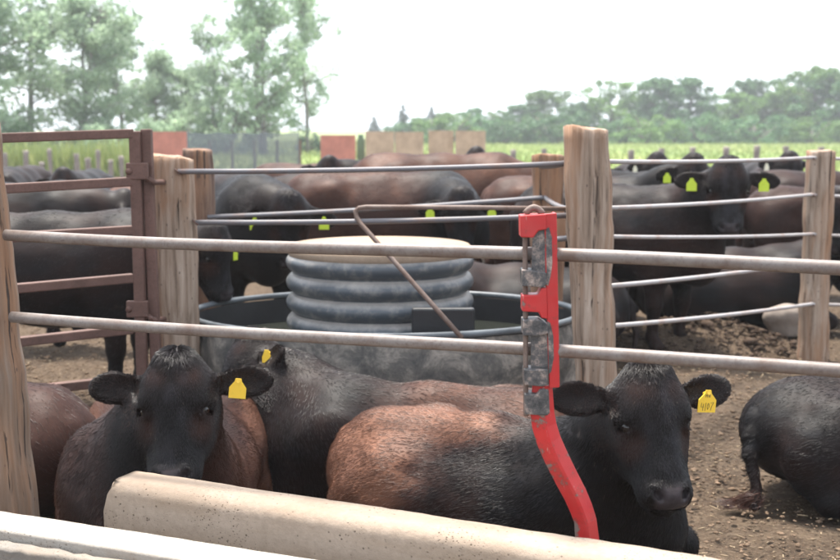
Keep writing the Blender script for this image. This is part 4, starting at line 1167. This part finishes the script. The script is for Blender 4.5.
def tree_meshes(kind, seed):
    """unit-height tree: trunk mesh with limbs, crown mesh of leaf clumps"""
    rr = np.random.default_rng(seed); parts, C, R = [], [], []
    if kind == 'poplar':
        stems = 2 if seed % 2 else 1
        for s_ in range(stems):
            x0 = 0.03 * s_; lean = rr.normal(0, 0.05, 2)
            trunk = [np.array([x0 + lean[0] * t + 0.01 * math.sin(7 * t), lean[1] * t, 0.95 * t]) for t in np.linspace(0, 1, 9)]
            parts.append(tube(trunk, list(np.linspace(0.016, 0.002, 9)), 7))
            for k in range(36):
                t = rr.uniform(0.10, 0.97); p = trunk[0] + (trunk[-1] - trunk[0]) * t; an = rr.uniform(0, 6.28); L = rr.uniform(0.10, 0.26) * (1.15 - t * 0.65)
                e = p + np.array([math.cos(an) * L, math.sin(an) * L, L * rr.uniform(0.1, 0.9)])
                m_ = (p + e) / 2 + np.array([0, 0, -0.01]); parts.append(tube([p, m_, e], [0.005, 0.0035, 0.0012], 5))
                for q, rad in ((e, 0.060), (m_ + rr.normal(0, 0.02, 3), 0.050), (e + rr.normal(0, 0.05, 3), 0.048)):
                    C.append(q); R.append(rad * rr.uniform(0.7, 1.35))
        return parts, C, R, 66, 0.0100, False, 0.85
    if kind == 'round':
        trunk = [np.array([0.02 * math.sin(4 * t), 0.02 * t, 0.75 * t]) for t in np.linspace(0, 1, 7)]
        parts.append(tube(trunk, list(np.linspace(0.03, 0.006, 7)), 7))
        for k in range(26):
            t = rr.uniform(0.04, 1.0); p = trunk[0] + (trunk[-1] - trunk[0]) * t; an = rr.uniform(0, 6.28); L = rr.uniform(0.14, 0.34) * (1.05 - 0.5 * t)
            parts.append(tube([p, p + np.array([math.cos(an) * L, math.sin(an) * L, L * rr.uniform(0.0, 0.75)])], [0.009, 0.002], 5))
        lob = rr.uniform(0.75, 1.25, 5)
        for k in range(125):
            z_ = rr.uniform(0.02, 0.96) ** 1.15; an = rr.uniform(0, 6.28)
            env = 0.40 * math.sqrt(max(0.02, 1 - ((z_ - 0.40) / 0.62) ** 2)) * lob[int(an / 1.2567) % 5]
            rd = env * math.sqrt(rr.random()); C.append(np.array([math.cos(an) * rd, math.sin(an) * rd, z_])); R.append(rr.uniform(0.05, 0.11))
        return parts, C, R, 85, 0.019, False, 0.85
    if kind == 'bush':
        for k in range(7):
            an = rr.uniform(0, 6.28); e = np.array([math.cos(an) * 0.35, math.sin(an) * 0.35, rr.uniform(0.4, 0.8)]); parts.append(tube([np.zeros(3), e * np.array([.5, .5, .6]), e], [0.03, 0.02, 0.006], 5))
        for k in range(46):
            an = rr.uniform(0, 6.28); rd = math.sqrt(rr.random()) * 0.62; z_ = rr.uniform(0.06, 0.9) * math.sqrt(max(0.05, 1 - (rd / 0.75) ** 2))
            C.append(np.array([math.cos(an) * rd, math.sin(an) * rd, z_])); R.append(rr.uniform(0.09, 0.17))
        return parts, C, R, 60, 0.032, False, 0.85
    trunk = [np.array([0, 0, t]) for t in np.linspace(0, 0.98, 6)]; parts.append(tube(trunk, list(np.linspace(0.022, 0.003, 6)), 6))
    for lv in np.linspace(0.06, 0.97, 20):
        nb = 8 if lv < 0.75 else 4
        for k in range(nb):
            an = rr.uniform(0, 6.28); L = 0.28 * (1.02 - lv) * rr.uniform(0.65, 1.15) + 0.012
            for u in (0.4, 0.8, 1.0): C.append(np.array([math.cos(an) * L * u, math.sin(an) * L * u, lv - 0.10 * L * u])); R.append(0.045 * (1.1 - 0.6 * lv))
            parts.append(tube([np.array([0, 0, lv]), np.array([math.cos(an) * L, math.sin(an) * L, lv - 0.1 * L])], [0.004, 0.001], 4))
    return parts, C, R, 26, 0.018, True, 0.6
VAR = {}
for kind, seeds in (('poplar', (1, 2, 3, 4)), ('round', (11, 12, 13, 14)), ('bush', (21, 22, 23)), ('conifer', (31, 32))):
    VAR[kind] = []
    for s_ in seeds:
        parts, C, R, per, size, needle, sq = tree_meshes(kind, s_)
        VAR[kind].append((mesh_from(*join(*parts), smooth=True), leaf_mesh(C, R, per, size, s_, needle, sq)))
def tree(kind, var, px, ybase_Y, ytop, label, leaf, bark='bark', wide=1.0, cat='tree', group=None, rz=None, name='tree'):
    Y = ybase_Y; top = at_y(px, ytop, Y); H = top[2]
    tm, cm = VAR[kind][var % len(VAR[kind])]
    r = thing(name, label, cat, (top[0], Y, 0), rz if rz is not None else px * 0.37, group)
    t = link('trunk', tm, r); c = link('crown', cm, r)
    for o, m_ in ((t, bark), (c, leaf)):
        if len(o.data.materials) == 0: o.data.materials.append(M[m_])
        o.material_slots[0].link = 'OBJECT'; o.material_slots[0].material = M[m_]; o.scale = (H * wide, H * wide, H)
    return r
# left: tall poplars, the glare over them lightened into the leaf colour
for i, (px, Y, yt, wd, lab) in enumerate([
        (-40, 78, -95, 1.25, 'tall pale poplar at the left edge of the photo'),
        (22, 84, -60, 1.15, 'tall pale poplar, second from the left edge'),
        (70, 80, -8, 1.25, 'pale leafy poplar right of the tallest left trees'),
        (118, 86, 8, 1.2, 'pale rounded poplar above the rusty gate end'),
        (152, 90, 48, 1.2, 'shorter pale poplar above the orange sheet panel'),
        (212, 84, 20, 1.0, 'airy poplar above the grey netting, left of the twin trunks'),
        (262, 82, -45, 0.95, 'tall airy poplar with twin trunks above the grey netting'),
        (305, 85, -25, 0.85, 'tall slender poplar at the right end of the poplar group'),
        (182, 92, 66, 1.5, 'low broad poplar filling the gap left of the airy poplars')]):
    tree('poplar', i, px, Y, yt, lab, 'leaf_glare', 'bark_pale', wd, group='poplars at left', name='poplar_tree')
for i, (px, Y, yt, wd) in enumerate([(8, 74, 118, 1.2), (60, 76, 122, 1.3), (108, 76, 118, 1.3), (140, 80, 112, 1.2), (185, 84, 100, 1.1), (225, 82, 92, 0.9)]):
    tree('bush', i, px, Y, yt, ['low grey green shrub under the poplars at the left edge', 'low shrub under the poplars above the gate middle', 'low shrub under the poplars above the gate end', 'low shrub behind the orange sheet panel', 'shrub left of the airy poplar above the netting', 'taller shrub under the airy poplar above the netting'][i], 'leaf_glare' if i != 0 else 'leaf_blue', 'bark', wd, 'shrub', 'shrubs under the poplars', name='shrub')
tree('bush', 1, 311, 90, 128, 'dark green bush between the netting and the orange panel', 'leaf_dark', 'bark', 1.0, 'shrub', name='shrub')
# right: the tree line
line = [('conifer', 374, 165, 116, 1.2, 'leaf_dark', 'small dark conifer standing alone above the plywood panels'),
        ('conifer', 403, 165, 104, 1.1, 'leaf_dark', 'pointed dark conifer above the left plywood panel'),
        ('conifer', 431, 170, 106, 1.1, 'leaf_dark', 'pointed conifer above the middle plywood panel'),
        ('round', 418, 175, 117, 1.0, 'leaf_mid', 'low green tree between the two pointed conifers'),
        ('round', 446, 172, 112, 1.2, 'leaf_mid', 'round green tree right of the pointed conifers'),
        ('round', 472, 170, 108, 1.1, 'leaf_blue', 'blue green tree above the right end of the plywood'),
        ('round', 497, 168, 110, 1.2, 'leaf_mid', 'green tree right of the plywood panels'),
        ('round', 520, 165, 104, 1.2, 'leaf_blue', 'blue green tree halfway between plywood and tall post'),
        ('round', 546, 168, 89, 1.15, 'leaf_mid', 'taller tree just left of the tall middle post'),
        ('round', 575, 165, 102, 1.2, 'leaf_blue', 'tree directly behind the tall middle post'),
        ('round', 612, 165, 80, 1.15, 'leaf_mid', 'tall round tree just right of the middle post'),
        ('round', 640, 172, 108, 1.1, 'leaf_dark', 'dark low tree in the dip of the tree line'),
        ('round', 664, 160, 76, 1.1, 'leaf_blue', 'tall two-humped tree above the staring black steer, left hump'),
        ('round', 690, 162, 79, 1.1, 'leaf_blue', 'tall tree above the staring black steer, right hump'),
        ('round', 716, 168, 108, 1.1, 'leaf_mid', 'lower tree right of the tall two-humped trees'),
        ('round', 738, 165, 92, 1.2, 'leaf_mid', 'mid-height tree left of the pointed pair'),
        ('round', 752, 170, 78, 0.9, 'leaf_blue', 'slim pointed tree with a narrow top at right'),
        ('round', 774, 162, 92, 1.2, 'leaf_mid', 'broad tree between the two pointed trees at right'),
        ('round', 793, 170, 76, 0.9, 'leaf_blue', 'second slim pointed tree above the right post'),
        ('round', 818, 160, 66, 1.0, 'leaf_mid', 'tallest tree near the right edge of the photo'),
        ('round', 842, 158, 74, 1.2, 'leaf_blue', 'broad tree cut by the right edge of the photo'),
        ('round', 870, 160, 70, 1.2, 'leaf_mid', 'tree mostly outside the right edge of the photo')]
for i, (k, px, Y, yt, wd, lf, lab) in enumerate(line):
    tree(k, i, px, Y, yt, lab, lf, 'bark', wd * (1.3 if k == 'round' else 1.15), group='trees of the right tree line')
bl = ['below the round tree right of the plywood', 'left of the tall middle post', 'just left of the middle post', 'just right of the middle post', 'under the dark dip of the tree line', 'under the two-humped trees', 'under the right hump', 'above the staring steer right ear', 'left of the right post', 'above the right post', 'right of the right post', 'at the right edge of the photo']
bl += ['behind the right plywood panel', 'behind the middle plywood panel', 'behind the left plywood panel']
for i, px in enumerate((505, 532, 556, 620, 648, 674, 700, 728, 757, 785, 812, 838, 478, 450, 420)):
    tree('bush', i, px, 140 + (i * 7) % 13, 117 - (i * 5) % 11, 'bush at the foot of the tree line ' + bl[i], ('leaf_blue', 'leaf_mid', 'leaf_blue')[i % 3], 'bark', 1.45 + 0.2 * (i % 3), 'bush', 'bushes along the tree line', name='bush')

# ------------------------------------------------------------------ cattle
R_ = math.radians
def P_(px, py, Y): return at_y(px, py, Y)
toward = R_(-90)
def rear_rust(x0, x1, amt, z0=0.0, side=0.0):
    def f(p):
        return amt * sstep(x1, x0, p[:, 0]) + side * sstep(0.1, 0.3, np.abs(p[:, 1]))
    return f
gold = dict(mat='tag_gold')
digits = [  # handwritten 4107 and a small mark above
    [(-0.024, -0.020), (-0.026, -0.036), (-0.013, -0.035)], [(-0.016, -0.024), (-0.018, -0.050)],
    [(-0.006, -0.020), (-0.008, -0.050)],
    [(0.004, -0.022), (0.000, -0.034), (0.003, -0.045), (0.008, -0.036), (0.007, -0.024), (0.004, -0.022)],
    [(0.014, -0.020), (0.026, -0.018), (0.019, -0.034), (0.016, -0.048)],
    [(-0.010, 0.012), (-0.010, 0.000)], [(-0.003, 0.012), (-0.003, 0.000)], [(-0.010, 0.006), (-0.003, 0.006)],
    [(0.006, 0.012), (0.003, 0.008), (0.009, 0.003), (0.006, 0.000), (0.003, 0.003), (0.009, 0.009), (0.006, 0.012)]]
near = 'cattle lying by the feed bunk'
# right front: looks at the camera, body stretches left behind the clamp
make_cow('cow', 'black steer with rusty hindquarters lying behind the red clamp, facing the camera', (0.30, 4.52), R_(-30), 'lie', P_(654, 366, 3.90), R_(-77), R_(26), size=0.84, head=0.97, roll=R_(0),
         h=0.0105, tags={1: dict(mat='tag_gold', strokes=digits, out=-0.012, dz=-0.022, tilt=-0.10, pen=0.0008)}, brown=lambda p: (1.5 + 0.9 * (fbm(p * np.array([1, 1.6, 1.6]), 3.2, 77) - 0.45) * 2) * sstep(0.16, -0.22, p[:, 0] + 0.8 * (fbm(p * np.array([0.7, 1.5, 1.5]), 4, 71) - 0.5) + 0.35 * sstep(0.55, 0.25, p[:, 2])) + 0.25 * sstep(0.3, 0.0, p[:, 0]), hair=160000, body_roll=R_(12), low=0.92, group=near, seed=3, ear_drop=-0.14)
# left front
make_cow('cow', 'brown black steer lying at the left, chin over the bunk end, one yellow tag', (-1.06, 4.70), R_(-84), 'lie', P_(172, 355, 3.92), R_(-92), R_(24), size=0.94, low=0.9, head=0.92, roll=R_(3),
         h=0.0105, tags={1: dict(mat='tag_gold', out=-0.02, dz=-0.014, tilt=-0.10, w=0.064, h=0.04)}, brown=lambda p: 0.40 + 0.8 * sstep(0.22, 0.40, np.abs(p[:, 1])) + 0.30 * sstep(0.1, -0.4, p[:, 0]), hair=160000, group=near, seed=5, ear_drop=-0.05)
# behind, lying across the middle
make_cow('cow', 'dark brown steer lying across the middle, head turned away to the left', (0.06, 5.12), R_(176), 'lie', P_(247, 331, 5.40), R_(196), R_(34), size=0.86, head=0.92, low=0.88, roll=0,
         h=0.013, tags={1: dict(mat='tag_gold', out=-0.03, w=0.05, h=0.04, dz=0.0, face=(-0.3, -1, 0))}, brown=lambda p: 0.15 + 1.05 * sstep(0.40, 0.0, p[:, 0]), hair=80000, body_roll=R_(-10), group=near, seed=7, ear_drop=-0.5)
# right edge: rump with the tail down its side
make_cow('cow', 'black steer lying at the right edge with its rump and tail towards the others', (2.26, 5.28), R_(-4), 'lie', (3.05, 5.2, 0.85), R_(10), R_(35), size=0.86, head=0.9,
         h=0.013, tail=[(-0.76, -0.03, 0.56), (-0.835, -0.09, 0.49), (-0.865, -0.14, 0.40), (-0.87, -0.18, 0.30), (-0.85, -0.21, 0.20), (-0.84, -0.24, 0.12), (-0.85, -0.27, 0.06)], tuft=((-1.0, 0.35, 0.0), (0.055, 0.020, 0.012)), brown=lambda p: 0.10 + 0 * p[:, 0], hair=60000, low=0.90, group=near, seed=9)
# left edge: brown back
make_cow('cow', 'brown back of a lying steer between the leaning post and the left steer', (-2.05, 5.05), R_(150), 'lie', (-2.95, 5.45, 0.85), R_(150), R_(35), size=0.88, h=0.016, brown=lambda p: 0.8 + 0 * p[:, 0], hair=25000, group=near, seed=11)

st = 'cattle standing in the pen'
lime = lambda **k: dict(dict(mat='tag_lime', w=0.068, h=0.050), **k)
# drinking behind the left post
make_cow('cow', 'black steer behind the gate, head lowered to drink at the tank', (-2.28, 7.25), R_(2), 'stand', P_(222, 226, 7.0), R_(-28), R_(8), size=0.93, h=0.017, tags={1: lime(w=0.05), -1: lime(w=0.06)}, group=st, seed=13, ear_drop=0.45, hair=25000)
make_cow('cow', 'grey black steer head-on behind the tank, left of the lid', (-1.45, 9.15), R_(-62), 'stand', P_(289, 197, 8.25), R_(-84), R_(-2), size=1.06, h=0.019, tags={1: lime(), -1: lime()}, brown=lambda p: 0.4 * sstep(0.2, -0.3, p[:, 0]), group=st, seed=15, ear_drop=0.45, hair=22000)
make_cow('cow', 'brown steer side-on behind the lid, black face turned to the camera', (-0.32, 10.2), R_(-4), 'stand', P_(462, 192, 9.35), R_(-88), R_(0), size=1.04, h=0.019, tags={1: lime(), -1: lime()}, brown=lambda p: 0.95 * sstep(0.55, 0.1, p[:, 0]), group=st, seed=17, ear_drop=0.30, hair=22000)
make_cow('cow', 'large rust brown steer side-on under the plywood panels', (0.25, 12.3), R_(3), 'stand', P_(560, 172, 12.2), R_(0), R_(20), size=1.13, h=0.022, brown=lambda p: 1.15 + 0 * p[:, 0], group=st, seed=19, hair=15000)
make_cow('cow', 'black steer whose two ears show above the rust brown back', (0.74, 14.9), R_(-90), 'stand', P_(478, 148, 14.1), R_(-75), R_(20), size=1.05, head=1.05, h=0.022, group=st, seed=21, ear_drop=0.0)
make_cow('cow', 'brown steer standing below the grey netting, one black ear with a lime tag', (-1.15, 13.6), R_(-10), 'stand', P_(332, 158, 13.2), R_(-60), R_(10), size=1.02, h=0.022, tags={1: lime()}, brown=lambda p: 1.1 + 0 * p[:, 0], group=st, seed=23, ear_drop=0.1)
# right group
make_cow('cow', 'black steer staring at the camera through the right fence, two lime tags', (1.52, 9.15), R_(-33), 'stand', P_(730, 160, 8.40), R_(-97), R_(14), size=0.99, head=1.08, h=0.0145, tags={1: lime(out=-0.01), -1: lime(out=-0.01)}, brown=lambda p: 0.25 + 0 * p[:, 0], group=st, seed=25, ear_drop=0.12, hair=30000)
make_cow('cow', 'brown backed steer just behind the staring black one, tag at its left', (1.42, 10.7), R_(-12), 'stand', P_(697, 156, 10.1), R_(-80), R_(12), size=0.99, h=0.02, tags={-1: lime()}, brown=lambda p: 1.1 * sstep(0.5, 0.1, p[:, 0]), group=st, seed=27, ear_drop=0.3, hair=15000)
make_cow('cow', 'black steer mostly hidden by the tall middle post, lime tag showing', (1.80, 13.2), R_(-90), 'stand', P_(597, 160, 12.3), R_(-85), R_(10), size=1.0, h=0.022, tags={1: lime()}, group=st, seed=29, ear_drop=0.2)
make_cow('cow', 'far black steer with a white tag left of the staring one', (2.72, 14.4), R_(-90), 'stand', P_(657, 154, 13.5), R_(-105), R_(12), size=1.02, h=0.022, tags={-1: dict(mat='tag_white', w=0.05)}, group=st, seed=31, ear_drop=0.2)
make_cow('cow', 'dark brown steer side-on between the staring steer and the right post', (3.72, 10.5), R_(2), 'stand', (4.75, 10.4, 1.15), R_(0), R_(20), size=0.93, h=0.02, brown=lambda p: 0.75 + 0 * p[:, 0], group=st, seed=33, hair=18000)
make_cow('cow', 'far black steer with a white tag just left of the right post', (4.18, 14.3), R_(-90), 'stand', P_(791, 153, 13.4), R_(-100), R_(14), size=1.02, h=0.022, tags={-1: dict(mat='tag_white', w=0.05)}, group=st, seed=35, ear_drop=0.05)
make_cow('cow', 'dark steer cut by the right edge behind the right post', (4.35, 9.4), R_(178), 'stand', P_(836, 190, 9.1), R_(215), R_(10), size=1.0, h=0.02, brown=lambda p: 0.5 + 0 * p[:, 0], group=st, seed=37)
# far left heads
make_cow('cow', 'black steer facing the camera above the gate bars with pale tags', (-3.75, 13.0), R_(-88), 'stand', P_(61, 170, 12.1), R_(-90), R_(10), size=0.97, h=0.02, tags={-1: dict(mat='tag_white'), 1: dict(mat='tag_white', w=0.03)}, group=st, seed=39, ear_drop=0.22)
make_cow('cow', 'black steer at the far left edge above the gate bars', (-4.95, 14.5), R_(-88), 'stand', P_(4, 177, 13.5), R_(-95), R_(10), size=0.97, h=0.022, group=st, seed=41, ear_drop=0.15)
make_cow('cow', 'brown steer glimpsed between the gate end and the left post', (-2.35, 11.4), R_(4), 'stand', (-1.35, 11.2, 0.9), R_(-20), R_(10), size=0.90, h=0.022, brown=lambda p: 1.2 + 0 * p[:, 0], group=st, seed=43)

# further back: the rows that close the gaps
def more(label, x, y, hd, pose, brown=None, size=1.0, seed=50, hz=None):
    f = np.array([math.cos(hd), math.sin(hd), 0])
    pz = (1.22 if pose == 'stand' else 0.86) * size
    poll = np.array([x, y, pz]) + f * 1.02 * size
    make_cow('cow', label, (x, y), hd, pose, poll, hd + 0.3, R_(20), size=size, h=0.024, brown=brown, group=st, seed=seed)
more('black steer side-on in the second row behind the staring steer', 2.35, 11.8, R_(178), 'stand', None, 1.0, 51)
more('brown black steer in the second row behind the right post', 4.15, 11.95, R_(4), 'stand', lambda p: 0.5 + 0 * p[:, 0], 1.0, 53)
more('black steer lying behind the right fence under the staring steer', 2.62, 9.75, R_(8), 'lie', None, 0.95, 55)
more('black steer lying behind the water tank, right of the corrugated pipe', 0.72, 8.55, R_(183), 'lie', None, 0.95, 57)
more('black steer side-on far behind the corrugated pipe', -0.75, 11.5, R_(180), 'stand', lambda p: 0.3 + 0 * p[:, 0], 0.98, 59)
more('black steer side-on behind the drinking one at the gate', -3.3, 9.2, R_(2), 'stand', None, 1.0, 61)
more('black steer in the back row left of the right post', 3.3, 13.0, R_(5), 'stand', None, 0.95, 63)

# ------------------------------------------------------------------ hazy summer air
HZ = 0.0009
hm = bpy.data.materials.new('haze_air'); hm.use_nodes = True
ht = hm.node_tree; ht.nodes.clear()
ho = ht.nodes.new('ShaderNodeOutputMaterial'); hv = ht.nodes.new('ShaderNodeVolumePrincipled')
hv.inputs['Color'].default_value = (0.92, 0.96, 1.0, 1); hv.inputs['Density'].default_value = HZ; hv.inputs['Anisotropy'].default_value = 0.15
ht.links.new(hv.outputs[0], ho.inputs['Volume'])
link('haze', mesh_from(*box((0, 120, 19), (900, 420, 40))), None, hm, label='thin pale summer haze over the pens and field', cat='haze', kind='stuff')
